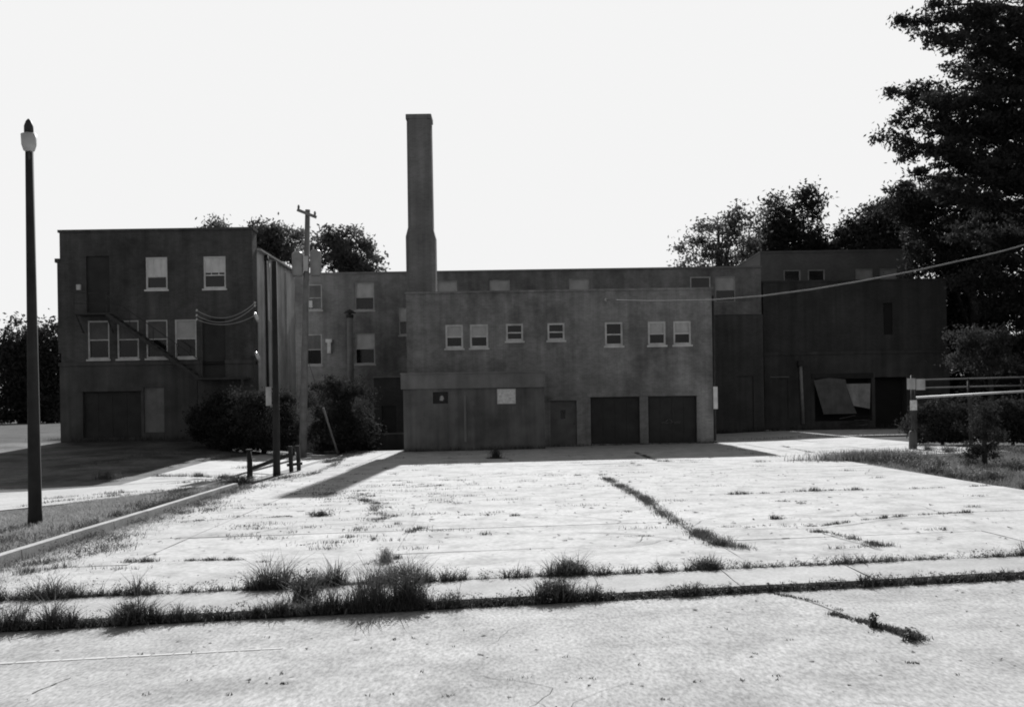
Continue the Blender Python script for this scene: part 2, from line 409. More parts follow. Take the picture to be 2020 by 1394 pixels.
# correct X of rows for the level they sit on
def rrow(c, w, D, zt, zb):
    y = 800-(((zt+zb)/2-CAM_H)*FPX/D); X = px(c, y-(c-1010)*0, D)[0]; h = w*D/FPX/2; return (X-h, X+h, zb, zt)
up = [rrow(308.5, 43, D, 9.75, 8.12), rrow(423, 44, D, 9.75, 8.12)]
md = [rrow(c, 43, D, 6.6, 4.66) for c in (194, 252, 309, 366)]
bo = rrow(193, 46, D, 9.85, 7.0); dd = rrow(422, 45, D, 6.58, 3.63)
gar = rrow(222, 115, D, 3.03, 0.72); pan = rrow(305, 40, D, 3.2, 0.95)
ledge = 4.45
mb = MB(); wall_holes(mb, LB0, LB1, ledge, top, D, up+md+[bo, (dd[0], dd[1], ledge, dd[3])])
shell(mb, LB0, LB1, ledge, top, D, D+0.9)
mb.build('upper_wall', M['brick_dark'], lb)
mb = MB(); wall_holes(mb, LB0-0.06, LB1, lbz, ledge-0.12, D-0.08, [gar, pan, (dd[0], dd[1], dd[2], ledge-0.12)], 0.3)
shell(mb, LB0-0.06, LB1, lbz, ledge-0.12, D-0.08, D+0.9)
mb.build('basement_wall', M['concrete_wall'], lb)
mb = MB(); mb.box(LB0-0.10, dd[0], D-0.14, D+0.3, ledge-0.118, ledge+0.06); mb.box(dd[1], LB1+0.02, D-0.14, D+0.3, ledge-0.118, ledge+0.06)
mb.build('string_course', M['concrete_wall'], lb)
MB().box(LB0-0.07, LB1+0.07, D-0.07, D+0.97, top+0.002, top+0.13).build('coping', M['brick_dark'], lb)
mb = MB(); mb.box(LB0-0.14, LB0-0.002, D+0.0, D+0.9, 5.0, 9.55); mb.box(LB0-0.24, LB0-0.004, D-0.05, D+0.95, 9.552, 9.75)
mb.build('corner_pier', M['brick_dark'], lb)
body = MB(); bx1 = LB1-0.02; bz = 10.15; BY = 61.0
shell(body, LB0+0.1, bx1, lbz, bz, D+0.902, BY); body.build('side_wall', M['painted_wall'], lb)
mb = MB(); mb.box(bx1-0.4, bx1+0.22, D+0.905, BY+0.15, bz+0.003, bz+0.10); mb.build('roof_edge', M['trim'], lb)
MB().box(LB0+0.1, bx1-0.402, D+0.905, BY, bz+0.003, bz+0.08).build('roof', M['roof'], lb)
mb = MB(); mb.tube([(bx1+0.08, D+2.6, g(-13, 53)), (bx1+0.08, D+2.6, bz-0.05)], 0.07, 8); mb.box(bx1+0.002, bx1+0.19, D+2.48, D+2.72, bz-0.28, bz-0.02)
mb.build('downpipe', M['metal_dark'], lb, True)
for i, y in enumerate((D+4.4, D+7.6)):
    MB().box(bx1+0.002, bx1+0.10, y-0.25, y+0.25, g(-13, 53), bz-0.3).build('buttress', M['painted_wall'], lb)
for i, h in enumerate(up): window(lb, h, D, M['frame_bright'], M['blind'], None, 0.42, 0.08, True, 0.62 if i == 0 else 0.5, 2)
lo_b = [M['blind_dark'], M['blind_dark'], M['blind_dark'], M['blind_dim']]
for i, h in enumerate(md): window(lb, h, D, M['frame'], lo_b[i], None, 0.5, 0.075)
d1 = MB().box(bo[0]+.002, bo[1]-.002, D+0.12, D+0.18, bo[2]+.002, bo[3]-.002).build('fire_door', M['door_dark'], lb)
d2 = MB().box(dd[0]+.002, dd[1]-.002, D+0.12, D+0.18, dd[2]+.002, dd[3]-.002).build('side_door', M['door_dark'], lb)
for d_, h in ((d1, bo), (d2, dd)):
    MB().tube([(h[1]-0.12, D+0.10, h[2]+1.0), (h[1]-0.12, D+0.05, h[2]+1.0)], 0.03, 8).build('door_knob', M['metal_dark'], d_)
def garage(bld, h, y, sections=4, cols=4):
    a, b, c, d = h
    e = 0.002; gd = MB().box(a+e, b-e, y+0.20, y+0.24, c+e, d-e).build('garage_door', M['door_dark'], bld)
    for s in range(sections):
        z0 = c+0.03+(d-c-0.05)*s/sections; z1 = c+(d-c-0.05)*(s+1)/sections
        mb = MB()
        for k in range(cols):
            xa = a+0.05+(b-a-0.1)*k/cols; xb = a+(b-a-0.05)*(k+1)/cols
            mb.box(xa+0.012, xb-0.012, y+0.185, y+0.199, z0+0.012, z1-0.012)
        mb.build('door_panel', M['door_dark'], gd)
    MB().box((a+b)/2-0.12, (a+b)/2+0.12, y+0.14, y+0.169, c+(d-c)*0.32, c+(d-c)*0.32+0.04).build('handle', M['metal_dark'], gd)
    return gd
garage(lb, gar, D-0.08, 4, 4)
MB().box(gar[0]-0.15, gar[1]+0.15, D-0.13, D-0.082, gar[3]+0.01, gar[3]+0.2).build('lintel', M['concrete_wall'], lb)
MB().box(pan[0]+.002, pan[1]-.002, D+0.0, D+0.04, pan[2]+.002, pan[3]-.002).build('boarded_opening', M['board'], lb)
MB().box(bo[0]-0.45, bo[0]-0.25, D-0.14, D-0.002, 8.15, 8.42).build('wall_lamp', M['frame'], lb)
# iron fire stair on the left building
fs = thing('fire_escape', 'dark iron stair crossing the front of the left brick building', 'stair', (bo[0], D-0.8, 6.8))
pz = 6.88
mb = MB(); mb.box(bo[0]-0.25, bo[1]+0.25, D-1.0, D-0.003, pz-0.06, pz); mb.build('landing', M['stair_iron'], fs)
for x in (bo[0]-0.15, bo[1]+0.15): MB().beam((x, D-0.02, pz-0.9), (x, D-0.9, pz-0.08), 0.05, 0.05).build('bracket', M['stair_iron'], fs)
mb = MB()
for x in (bo[0]-0.22, bo[1]+0.22): mb.tube([(x, D-0.97, pz), (x, D-0.97, pz+1.0)], 0.02, 6)
for z in (pz+0.5, pz+1.0): mb.tube([(bo[0]-0.22, D-0.97, z), (bo[1]+0.22, D-0.97, z)], 0.018, 6)
mb.build('railing', M['stair_iron'], fs)
sx0, sz0 = bo[1]+0.2, pz-0.05; sx1, sz1 = dd[0]+0.15, dd[2]-0.1
for y in (D-0.95, D-0.2):
    MB().beam((sx0, y, sz0), (sx1, y, sz1), 0.04, 0.17).build('stringer', M['stair_iron'], fs)
nst = 15
for k in range(nst):
    u = (k+0.5)/nst; x = sx0+(sx1-sx0)*u; z = sz0+(sz1-sz0)*u
    MB().box(x-0.13, x+0.13, D-0.92, D-0.23, z-0.015, z+0.015).build('tread', M['stair_iron'], fs)
mb = MB(); mb.tube([(sx0, D-0.95, sz0+0.95), (sx1, D-0.95, sz1+0.95)], 0.022, 6)
for k in range(5):
    u = k/4; x = sx0+(sx1-sx0)*u; z = sz0+(sz1-sz0)*u; mb.tube([(x, D-0.95, z), (x, D-0.95, z+0.95)], 0.018, 6)
mb.build('handrail', M['stair_iron'], fs)
mb = MB(); mb.box(dd[0]-0.1, LB1-0.15, D-1.2, D-0.145, dd[2]-0.12, dd[2]-0.02); mb.build('lower_landing', M['stair_iron'], fs)
for x in (dd[0], LB1-0.3):
    MB().box(x-0.06, x+0.06, D-1.18, D-1.06, g(x, 50)-0.05, dd[2]-0.122).build('post', M['stair_iron'], fs)

# ================================================================== REAR BUILDING
D = 66.0
rb = thing('brick_building', 'long grey brick building with flat roof running behind the chimney', 'building', (0, 66, 0))
RX0, RX1 = -14.5, px(1502, 600, D)[0]; rt = 10.72
rw = [rrow(619, 32, D, 10.1, 8.42), rrow(719, 38, D, 10.15, 8.35)] + [rrow(c, 40, D, 10.2, 8.5) for c in (882, 986, 1143, 1382, 1431)]
rl = [rrow(619, 32, D, 6.85, 4.85), rrow(720, 39, D, 6.85, 4.85), rrow(800, 26, D, 8.5, 6.7)]
mb = MB(); wall_holes(mb, RX0, RX1, -0.1, rt, D, rw+rl); shell(mb, RX0, RX1, -0.1, rt, D, D+9)
mb.build('wall', M['brick_rear'], rb)
MB().box(RX0-0.05, RX1+0.05, D-0.08, D+9.05, rt+0.002, rt+0.12).build('coping', M['fascia'], rb)
sp = [(M['blind_dark'], None), (M['blind_dim'], None), (M['blind_dim'], M['blind_dim']), (M['blind_dim'], M['blind_dim']), (M['blind_dim'], M['blind_dim']), (None, None), (M['blind_dim'], None)]
for h, (a_, b_) in zip(rw, sp): window(rb, h, D, M['frame_dim'] if h is not rw[5] else M['frame'], a_, b_, 0.47)
for h, a_ in zip(rl, (M['blind_dark'], M['blind_dim'], M['blind_dim'])): window(rb, h, D, M['frame_dim'], a_, None, 0.5)
ob = rw[0]
MB().box(ob[0]+0.18, ob[0]+0.42, D+0.05, D+0.14, ob[2]+0.18, ob[2]+0.62).build('fan_box', M['metal_white'], rb)
mb = MB(); mb.box(px(650,668,D)[0]-0.22, px(650,668,D)[0]+0.18, D-0.25, D-0.003, 6.3, 6.5); mb.box(px(650,668,D)[0]-0.12, px(650,668,D)[0]+0.1, D-0.22, D-0.003, 5.6, 6.29)
mb.build('wall_meter', M['frame'], rb)
# flue pipe in front of it
fx, _ = px(691, 690, 64.5)
fl = thing('flue_pipe', 'pale round metal flue with dark cowl against the rear brick wall', 'flue', (fx, 64.5, 0))
MB().tube([(fx, 64.5, g(fx, 64)), (fx, 64.5, 7.75)], 0.2, 14).build('pipe', mat('flue_metal', 0.17, 0.2, 2, streak=0.4), fl, True)
mb = MB(); mb.tube([(fx, 64.5, 7.76), (fx, 64.5, 7.95)], [0.24, 0.24], 14); mb.tube([(fx, 64.5, 8.05), (fx, 64.5, 8.3)], [0.42, 0.03], 14); mb.tube([(fx, 64.5, 7.9), (fx, 64.5, 8.06)], 0.1, 8)
mb.build('cowl', M['metal_dark'], fl, True)
for z in (4.5, 6.5): MB().box(fx-0.03, fx+0.03, 64.6, 65.995, z-0.02, z+0.02).build('bracket', M['metal_dark'], fl)
# low annex between
an = thing('low_annex', 'low dark flat-roofed annex tucked between shrub and chimney block', 'annex', (-7, 55, 0))
ax0, ax1 = px(738, 800, 55)[0], px(800, 800, 55)[0]
mb = MB(); wall_holes(mb, ax0, ax1, -0.1, 3.62, 55, [(ax0+0.4, ax0+1.2, 0.1, 2.1)]); shell(mb, ax0, ax1, -0.1, 3.62, 55, 65.9); mb.build('wall', M['brick_right'], an)
MB().box(ax0-0.05, ax1, 54.92, 65.9, 3.622, 3.70).build('coping', M['fascia'], an)
MB().box(ax0+0.402, ax0+1.198, 55.1, 55.15, 0.102, 2.098).build('door', M['door_dark'], an)
lw = thing('low_wall', 'low dark concrete wall left of the grey lean-to', 'wall', (-6.5, 50, 0))
MB().box(px(704, 850, 50)[0], px(797, 850, 50)[0]-0.02, 50, 50.2, -0.1, 0.68).build('wall', M['concrete_wall'], lw)
MB().box(px(704, 850, 50)[0]-0.02, px(797, 850, 50)[0]-0.02, 49.97, 50.23, 0.682, 0.75).build('coping', M['fascia'], lw)

# ================================================================== CENTRE BUILDING
D = 48.0
cb = thing('brick_building', 'square grey brick block with two dark garage doors, below the tall chimney', 'building', (2, 48, 0))
CX0, CX1 = px(803, 730, D)[0], px(1406, 730, D)[0]; ct = 7.35
z1, z0, zs = 5.88, 4.76, 5.06
cw = [rrow(896, 35, D, z1, z0), rrow(945, 36, D, z1, z0), rrow(1015, 34, D, z1, zs), rrow(1097, 34, D, z1, zs),
      rrow(1211, 35, D, z1, z0), rrow(1296, 35, D, z1, z0), rrow(1346, 35, D, z1, z0)]
g1 = rrow(1214, 97, D, 2.34, 0.12); g2 = rrow(1327, 96, D, 2.34, 0.12)
sdr = rrow(1112, 52, D, 2.2, 0.12)
mb = MB(); wall_holes(mb, CX0, CX1, -0.1, ct, D, cw+[g1, g2, sdr], 0.3); shell(mb, CX0, CX1, -0.1, ct, D, D+12)
mb.build('wall', M['brick_mid'], cb)
MB().box(CX0-0.06, CX1+0.06, D-0.07, D+12.05, ct+0.002, ct+0.10).build('coping', M['brick_mid'], cb)
tops = [M['blind_dim'], M['blind_dim'], None, None, None, M['blind_dim'], M['blind_dim']]
for h, a_ in zip(cw, tops): window(cb, h, D, M['frame'], a_, None, 0.48, 0.085)
garage(cb, g1, D, 4, 4); gdo = garage(cb, g2, D, 4, 4)
# scratched scrawl on the right garage door
mb = MB(); sc = mat('scrawl_paint', 0.3, 0.3, 8)
xq, zq = (g2[0]+g2[1])/2-0.1, 0.12+0.95
pts = [(-0.42, 0.0), (-0.2, 0.06), (-0.1, 0.16), (0.05, 0.13), (0.12, 0.03), (0.02, -0.01)]
for a, b in zip(pts[:-1], pts[1:]): mb.beam((xq+a[0], D+0.163, zq+a[1]), (xq+b[0], D+0.163, zq+b[1]), 0.035, 0.006)
for a, b in (((0.18, 0.02), (0.5, 0.05)), ((0.2, -0.03), (0.46, -0.02)), ((-0.3, -0.02), (-0.05, 0.01))):
    mb.beam((xq+a[0], D+0.163, zq+a[1]), (xq+b[0], D+0.163, zq+b[1]), 0.04, 0.006)
mb.build('scrawl', sc, gdo)
MB().box(g1[0]-0.2, g2[1]+0.2, D-0.05, D-0.002, 2.36, 2.56).build('lintel', M['brick_mid'], cb)
do = MB().box(sdr[0]+.002, sdr[1]-.002, D+0.14, D+0.2, sdr[2]+.002, sdr[3]-.002).build('door', mat('grey_door', 0.14, .2, 2), cb)
mb = MB(); mb.box(sdr[0]+0.5, sdr[0]+0.72, D+0.12, D+0.139, 1.35, 1.75); mb.build('door_window', M['glass'], do)
MB().tube([(sdr[1]-0.12, D+0.135, 1.1), (sdr[1]-0.12, D+0.07, 1.1)], 0.03, 8).build('door_knob', M['metal_dark'], do)
MB().box(sdr[0]-0.1, sdr[1]+0.1, D-0.06, D-0.002, 2.22, 2.38).build('door_head', M['brick_mid'], cb)
mb = MB(); mb.tube([(CX1+0.08, D+0.1, 0.2), (CX1+0.08, D+0.1, ct-0.3)], 0.06, 8); mb.build('downpipe', M['metal_dark'], cb, True)
MB().box(CX1+0.002, CX1+0.2, D-0.07, D+0.03, 1.7, 2.75).build('downpipe_guard', M['frame_bright'], cb)
# lean-to in front
D2 = 46.0
lt = thing('lean_to', 'grey flat-roofed lean-to with white notice, in front of the chimney block', 'annex', (-2, 46, 0))
TX0, TX1 = px(796, 820, D2)[0], px(1074, 820, D2)[0]
dw = rrow(869, 30, D2, 2.68, 2.15)
mb = MB(); wall_holes(mb, TX0, TX1, -0.1, 2.82, D2, [dw], 0.3); shell(mb, TX0, TX1, -0.1, 2.82, D2, 47.995)
mb.build('wall', M['render'], lt)
MB().box(TX0-0.09, TX1+0.05, D2-0.12, 47.99, 2.823, 3.48).build('fascia', M['fascia'], lt)
MB().box(TX0-0.12, TX1+0.08, D2-0.16, 47.99, 3.482, 3.55).build('roof_edge', M['fascia'], lt)
wn = MB().box(dw[0]+.002, dw[1]-.002, D2+0.16, D2+0.2, dw[2]+.002, dw[3]-.002).build('window', M['glass'], lt)
mb = MB(); bxm = (dw[0]+dw[1])/2+0.04
mb.v = [(bxm-0.10, D2+0.155, 2.30), (bxm+0.05, D2+0.155, 2.27), (bxm+0.11, D2+0.155, 2.38), (bxm+0.04, D2+0.155, 2.52), (bxm-0.06, D2+0.155, 2.49)]; mb.f = [(0,1,2,3,4)]
mb.build('broken_pane', M['board_pale'], wn)
MB().box(px(918, 850, D2)[0]-0.05, px(918, 850, D2)[0]+0.05, D2-0.04, D2-0.002, 0.4, 2.5).build('cover_strip', M['fascia'], lt)
nb = rrow(999, 34, D2, 2.74, 2.12)
ns = thing('notice_board', 'square white notice fixed to the grey lean-to wall', 'sign', (nb[0], D2, nb[2]))
MB().box(nb[0], nb[1], D2-0.04, D2-0.002, nb[2], nb[3]).build('panel', M['sign'], ns)
mb = MB(); mb.box(nb[0]-.03, nb[0]-.001, D2-0.05, D2-0.002, nb[2]-.03, nb[3]+.03); mb.box(nb[1]+.001, nb[1]+.03, D2-0.05, D2-0.002, nb[2]-.03, nb[3]+.03)
mb.box(nb[0]-.001, nb[1]+.001, D2-0.05, D2-0.002, nb[3]+.001, nb[3]+.03); mb.box(nb[0]-.001, nb[1]+.001, D2-0.05, D2-0.002, nb[2]-.03, nb[2]-.001)
mb.build('border', M['frame'], ns)

# ================================================================== CHIMNEY
D = 51.6
kx, _ = px(830, 400, D)
ch = thing('chimney', 'tall straight brick smokestack rising from the roof of the centre block', 'chimney', (kx, D, ct))
zt = px(829, 232, D)[1]; zstep = px(831, 462, D)[1]
def stack(z0_, z1_, h0, h1, name, ch_=0.17):
    mb = MB()
    for z, h in ((z0_, h0), (z1_, h1)):
        c = ch_ if ch_ < h else h*0.3
        for a, b in ((-h+c, -h), (h-c, -h), (h, -h+c), (h, h-c), (h-c, h), (-h+c, h), (-h, h-c), (-h, -h+c)): mb.v.append((kx+a, D+b, z))
    mb.f = [(k, (k+1) % 8, 8+(k+1) % 8, 8+k) for k in range(8)]+[tuple(range(8, 16)), tuple(range(7, -1, -1))]
    return mb.build(name, M['brick_stack'], ch)
stack(ct-0.05, zstep-0.2, 0.735, 0.735, 'base'); stack(zstep-0.199, zstep+0.25, 0.735, 0.63, 'offset_course')
stack(zstep+0.251, zt-0.22, 0.625, 0.61, 'shaft'); stack(zt-0.219, zt, 0.645, 0.645, 'cap', 0.05)

# ================================================================== RIGHT BUILDINGS
D = 62.0
cn = thing('link_block', 'narrow dark link block with paler parapet, right of the garage doors', 'building', (13, 62, 0))
NX0, NX1 = px(1395, 700, D)[0], px(1506, 700, D)[0]
mb = MB(); wall_holes(mb, NX0, NX1, -0.1, 7.35, D, [rrow(1470, 34, D, 3.6, 0.2)]); shell(mb, NX0, NX1, -0.1, 7.35, D, 65.9); mb.build('wall', M['brick_right'], cn)
MB().box(NX0, NX1-0.3, D-0.06, 65.8, 7.353, 8.15).build('parapet', M['brick_rear'], cn)
h = rrow(1470, 34, D, 3.6, 0.2); MB().box(h[0]+.002, h[1]-.002, D+.1, D+.15, h[2]+.002, h[3]-.002).build('boarded_door', M['concrete_wall'], cn)
D = 67.0
rt_ = thing('brick_building', 'dark derelict two-storey brick building with boarded ground-floor openings, at the right', 'building', (22, 67, 0))
QX0, QX1 = px(1506, 650, D)[0], px(1868, 650, D)[0]; qt = 9.85; qb = 5.2
slit = rrow(1752, 18, D, 8.4, 6.3)
op = rrow(1663, 112, D, 3.45, 0.65); dr = rrow(1757, 62, D, 3.5, 0.1); sm = rrow(1538, 32, D, 3.55, 0.8)
mb = MB(); wall_holes(mb, QX0, QX1, qb, qt, D, [slit], 0.3); shell(mb, QX0, QX1, qb, qt, D, D+10); mb.build('upper_wall', M['brick_right'], rt_)
mb = MB(); wall_holes(mb, QX0, QX1+0.1, -0.1, qb-0.15, D-0.08, [op, dr, sm], 0.8); shell(mb, QX0, QX1+0.1, -0.1, qb-0.15, D-0.08, D+10); mb.build('ground_floor_wall', M['concrete_wall'], rt_)
MB().box(QX0-0.02, QX1+0.16, D-0.15, D+0.3, qb-0.148, qb+0.05).build('string_course', M['concrete_wall'], rt_)
MB().box(QX0-0.05, QX1+0.05, D-0.06, D+10.05, qt+0.002, qt+0.12).build('coping', M['brick_right'], rt_)
MB().box(slit[0]+.002, slit[1]-.002, D+0.15, D+0.2, slit[2]+.002, slit[3]-.002).build('window', M['void'], rt_)
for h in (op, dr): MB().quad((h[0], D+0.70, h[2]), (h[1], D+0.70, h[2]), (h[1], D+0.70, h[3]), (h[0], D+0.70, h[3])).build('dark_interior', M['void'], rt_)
MB().box(sm[0]+.002, sm[1]-.002, D-0.02, D+0.04, sm[2]+.002, sm[3]-.002).build('boarded_opening', M['concrete_wall'], rt_)
MB().box(sm[0]-.1, sm[1]+.1, D-0.14, D-0.083, sm[3]+.02, sm[3]+.1).build('lintel', M['fascia'], rt_)
MB().box(op[0]-0.2, op[1]+0.1, D-0.16, D-0.083, op[3]+0.06, op[3]+0.35).build('lintel', M['door_dark'], rt_)
# crooked boards in the opening
def poly_board(pxs, D, th, m, name, parent):
    P0 = [px(x, y, D) for x, y in pxs]; n = len(P0); mb = MB()
    mb.v = [(p[0], D, p[1]) for p in P0]+[(p[0], D+th, p[1]) for p in P0]
    mb.f = [tuple(range(n))[::-1], tuple(range(n, 2*n))]+[(k, (k+1) % n, n+(k+1) % n, n+k) for k in range(n)]
    return mb.build(name, m, parent)
bd = thing('plywood_sheet', 'large grey plywood sheet leaning crookedly in the wide derelict opening', 'board', (20, 66.7, 0.3))
poly_board([(1605, 750), (1635, 745), (1668, 748), (1672, 770), (1690, 815), (1625, 817)], 66.6, 0.03, M['board'], 'sheet', bd)
bd2 = thing('plywood_sheet', 'pale plywood sheet covering the right end of the derelict opening', 'board', (22, 67, 0.3))
poly_board([(1668, 757), (1717, 756), (1716, 806), (1684, 800)], 66.8, 0.03, M['board_pale'], 'sheet', bd2)
bd3 = thing('debris_pile', 'broken boards heaped below the pale plywood sheet', 'debris', (22, 66, 0.1))
bm_ = [M['board'], M['wood_dark'], M['concrete_wall']]
cx, _ = px(1690, 820, 66)
for k in range(9):
    a = random.uniform(-0.5, 0.6); L_ = random.uniform(0.5, 1.4); x = cx+random.uniform(-1.0, 0.7); z = 0.12+random.uniform(0, 0.9)
    MB().beam((x-L_/2*math.cos(a), 66.2+random.uniform(-.4, .3), z), (x+L_/2*math.cos(a), 66.2+random.uniform(-.4, .3), z+L_*math.sin(a)*0.5), 0.16, 0.04).build('broken_board', bm_[k % 3], bd3)
wp, _ = px(1581, 770, 66.7)
dp = thing('downpipe', 'pale vertical downpipe left of the derelict opening', 'pipe', (wp, 66.7, 0.6))
MB().tube([(wp+0.1, 66.75, 0.5), (wp-0.02, 66.75, 4.3)], 0.11, 10).build('pipe', M['metal_pale'], dp, True)
MB().box(wp-0.2, wp+0.17, 66.6, 66.9, 4.3, 4.65).build('hopper', M['metal_dark'], dp)
D = 76.0
fb = thing('brick_building', 'far brick building with four top windows, showing above the derelict block', 'building', (25, 76, 0))
FX0, FX1 = px(1500, 530, D)[0], px(1803, 530, D)[0]; ft = px(1650, 497, D)[1]
fw_ = [rrow(c, 34, D, 11.85, 9.9) for c in (1563, 1611, 1705, 1753)]
mb = MB(); wall_holes(mb, FX0, FX1, -0.1, ft, D, fw_); shell(mb, FX0, FX1, -0.1, ft, D, D+12); mb.build('wall', M['brick_far'], fb)
MB().box(FX0-.05, FX1+.05, D-0.08, D+12.05, ft+.002, ft+.13).build('coping', M['brick_far'], fb)
for i, h in enumerate(fw_): window(fb, h, D, M['frame_dim'], M['blind_dim'] if i > 1 else None, M['blind_dim'] if i > 1 else None, 0.45, 0.1)

# ================================================================== POLES AND WIRES
# yard light
lxp, lD = -9.25, 19.6
def lean(x0, x1, z0, z1, z): return x0+(x1-x0)*(z-z0)/(z1-z0)
bz0 = g(lxp, lD)
yl = thing('lamp_post', 'dark wooden lamp post with a small dome light, at the left edge', 'lamp post', (lxp, lD, bz0))
tx = px(58, 300, lD)[0]; tz = px(58, 296, lD)[1]
MB().tube([(lxp, lD, bz0-0.2), (lxp, lD, bz0+0.25), (lean(lxp, tx, bz0, tz, 3), lD, 3), (tx, lD, tz)], [0.145, 0.125, 0.10, 0.075], 14).build('pole', M['wood_dark'], yl, True)
hx = tx+0.06
MB().tube([(tx, lD, tz-0.35), (tx+0.03, lD-0.08, tz-0.1), (hx, lD-0.14, tz+0.02)], 0.028, 8).build('arm', M['metal_dark'], yl, True)
mb = MB(); mb.tube([(hx, lD-0.14, tz-0.05), (hx, lD-0.14, tz+0.06), (hx, lD-0.14, tz+0.26), (hx, lD-0.14, tz+0.30)], [0.10, 0.135, 0.145, 0.06], 16); mb.build('lamp_shade', mat('lamp_glass', 0.5, .1, 4, rough=.3), yl, True)
mb = MB(); mb.tube([(hx, lD-0.14, tz+0.301), (hx, lD-0.14, tz+0.42), (hx, lD-0.14, tz+0.52), (hx, lD-0.14, tz+0.56)], [0.085, 0.085, 0.05, 0.015], 14); mb.build('control_cap', M['metal_dark'], yl, True)
# utility pole
uD = 44.0; ux0 = px(597, 895, uD)[0]; uz0 = g(ux0, uD); ux1, uz1 = px(607, 414, uD)
upo = thing('utility_pole', 'grey leaning utility pole carrying two transformer cans', 'utility pole', (ux0, uD, uz0))
U = lambda z: ux0+(ux1-ux0)*(z-uz0)/(uz1-uz0)
MB().tube([(ux0, uD, uz0-0.2), (U(4), uD, 4), (ux1, uD, uz1)], [0.17, 0.15, 0.11], 12).build('pole', M['wood_pole'], upo, True)
mb = MB(); mb.beam((ux1-0.42, uD-0.16, uz1-0.02), (ux1+0.40, uD-0.16, uz1-0.36), 0.10, 0.12); mb.build('crossarm', M['wood_pole'], upo)
for t_ in (-0.36, 0.34):
    zc = uz1-0.19-t_*0.41+0.06
    MB().tube([(ux1+t_, uD-0.16, zc), (ux1+t_, uD-0.16, zc+0.09), (ux1+t_, uD-0.16, zc+0.17)], [0.04, 0.055, 0.03], 8).build('insulator', M['wood_pole'], upo, True)
for xo, zb_, zt_ in ((-0.36, 7.75, 8.78), (0.42, 7.75, 8.85)):
    c_ = U(8.3)+xo
    cn_ = MB().tube([(c_, uD-0.15, zb_), (c_, uD-0.15, zb_+0.06), (c_, uD-0.15, zt_-0.08), (c_, uD-0.15, zt_)], [0.2, 0.245, 0.245, 0.17], 18).build('transformer', M['can'], upo, True)
    mb = MB(); mb.tube([(c_-0.08, uD-0.2, zt_), (c_-0.08, uD-0.2, zt_+0.16)], [0.04, 0.025], 8); mb.tube([(c_+0.09, uD-0.15, zt_), (c_+0.09, uD-0.15, zt_+0.13)], [0.04, 0.025], 8)
    mb.build('bushing', M['ceramic'], cn_, True)
    MB().box(min(c_, U(8.3)), max(c_, U(8.3)), uD-0.03, uD+0.03, 8.2, 8.28).build('bracket', M['metal_dark'], upo)
MB().box(U(8.2)-0.09, U(8.2)+0.1, uD-0.24, uD-0.16, 7.95, 8.6).build('cutout', M['metal_white'], upo)
a_ = (px(667, 886, 45.0)[0], 45.0, g(-7.7, 45)); b_ = (px(607, 709, 44.1)[0], 44.1, px(607, 709, 44.1)[1])
MB().tube([a_, b_], 0.012, 6).build('guy_wire', M['metal_dark'], upo)
m_ = [a_[k]+(b_[k]-a_[k])*0.5 for k in range(3)]
MB().tube([a_, m_], 0.045, 8).build('guy_guard', M['fascia'], upo, True)
# dark bare pole
pD = 31.6; p0x = px(546, 935, pD)[0]; pz0 = g(p0x, pD); p1x, p1z = px(541, 516, pD)
bp_ = thing('wooden_pole', 'dark bare wooden pole standing in the sunlit strip before the left shrub', 'pole', (p0x, pD, pz0))
MB().tube([(p0x, pD, pz0-0.2), (p0x, pD, pz0+0.3), (p1x, pD, p1z)], [0.13, 0.115, 0.085], 12).build('pole', M['wood_dark'], bp_, True)
MB().box(p0x-0.29, p0x-0.12, pD-0.06, pD-0.03, px(531, 800, pD)[1], px(531, 763, pD)[1]).build('plate', M['board_pale'], bp_)
for z in (px(531, 796, pD)[1], px(531, 767, pD)[1]): MB().box(p0x-0.14, p0x+0.02, pD-0.03, pD-0.0, z-0.02, z+0.02).build('bracket', M['metal_dark'], bp_)
mb = MB(); mb.tube([(p0x-0.15, pD+0.02, px(531,575,pD)[1]-0.9), (p0x-0.16, pD+0.02, p1z-0.05)], 0.045, 8); mb.build('conduit', M['metal_pale'], bp_, True)
# broken timber barrier
bar = thing('timber_barrier', 'broken timber barrier of stubby posts beside the dark bare pole', 'barrier', (-7.1, 32.3, g(-7.1, 32)))
for x, y in ((575, 931), (590, 929)):
    X_, D_ = gpt(x, y); MB().beam((X_, D_, g(X_, D_)-0.1), (X_-0.03, D_, g(X_, D_)+0.85), 0.12, 0.12).build('post', M['wood_dark'], bar)
q0 = gpt(574, 931); q1 = gpt(590, 929)
MB().beam((q0[0]-0.1, q0[1]-0.09, g(*q0)+0.24), (q1[0]+0.12, q1[1]-0.09, g(*q1)+0.26), 0.05, 0.09).build('rail', M['wood_dark'], bar)
q2 = gpt(512, 930)
MB().beam((q2[0]-0.3, q2[1]+0.3, g(*q2)+0.1), (q0[0]+0.1, q0[1]+0.12, g(*q0)+0.62), 0.07, 0.12).build('fallen_rail', M['wood_dark'], bar)
X_, D_ = gpt(493, 941)
stp = thing('wooden_post', 'short dark wooden post left of the bare pole', 'post', (X_, D_, g(X_, D_)))
MB().tube([(X_, D_, g(X_, D_)-0.1), (X_, D_, g(X_, D_)+0.5), (X_-0.02, D_, g(X_, D_)+0.82)], [0.09, 0.085, 0.07], 8).build('post', M['wood_dark'], stp, True)
MB().box(X_-0.1, X_+0.06, D_-0.1, D_+0.09, g(X_, D_)+0.821, g(X_, D_)+0.86).build('cap', M['wood_dark'], stp)
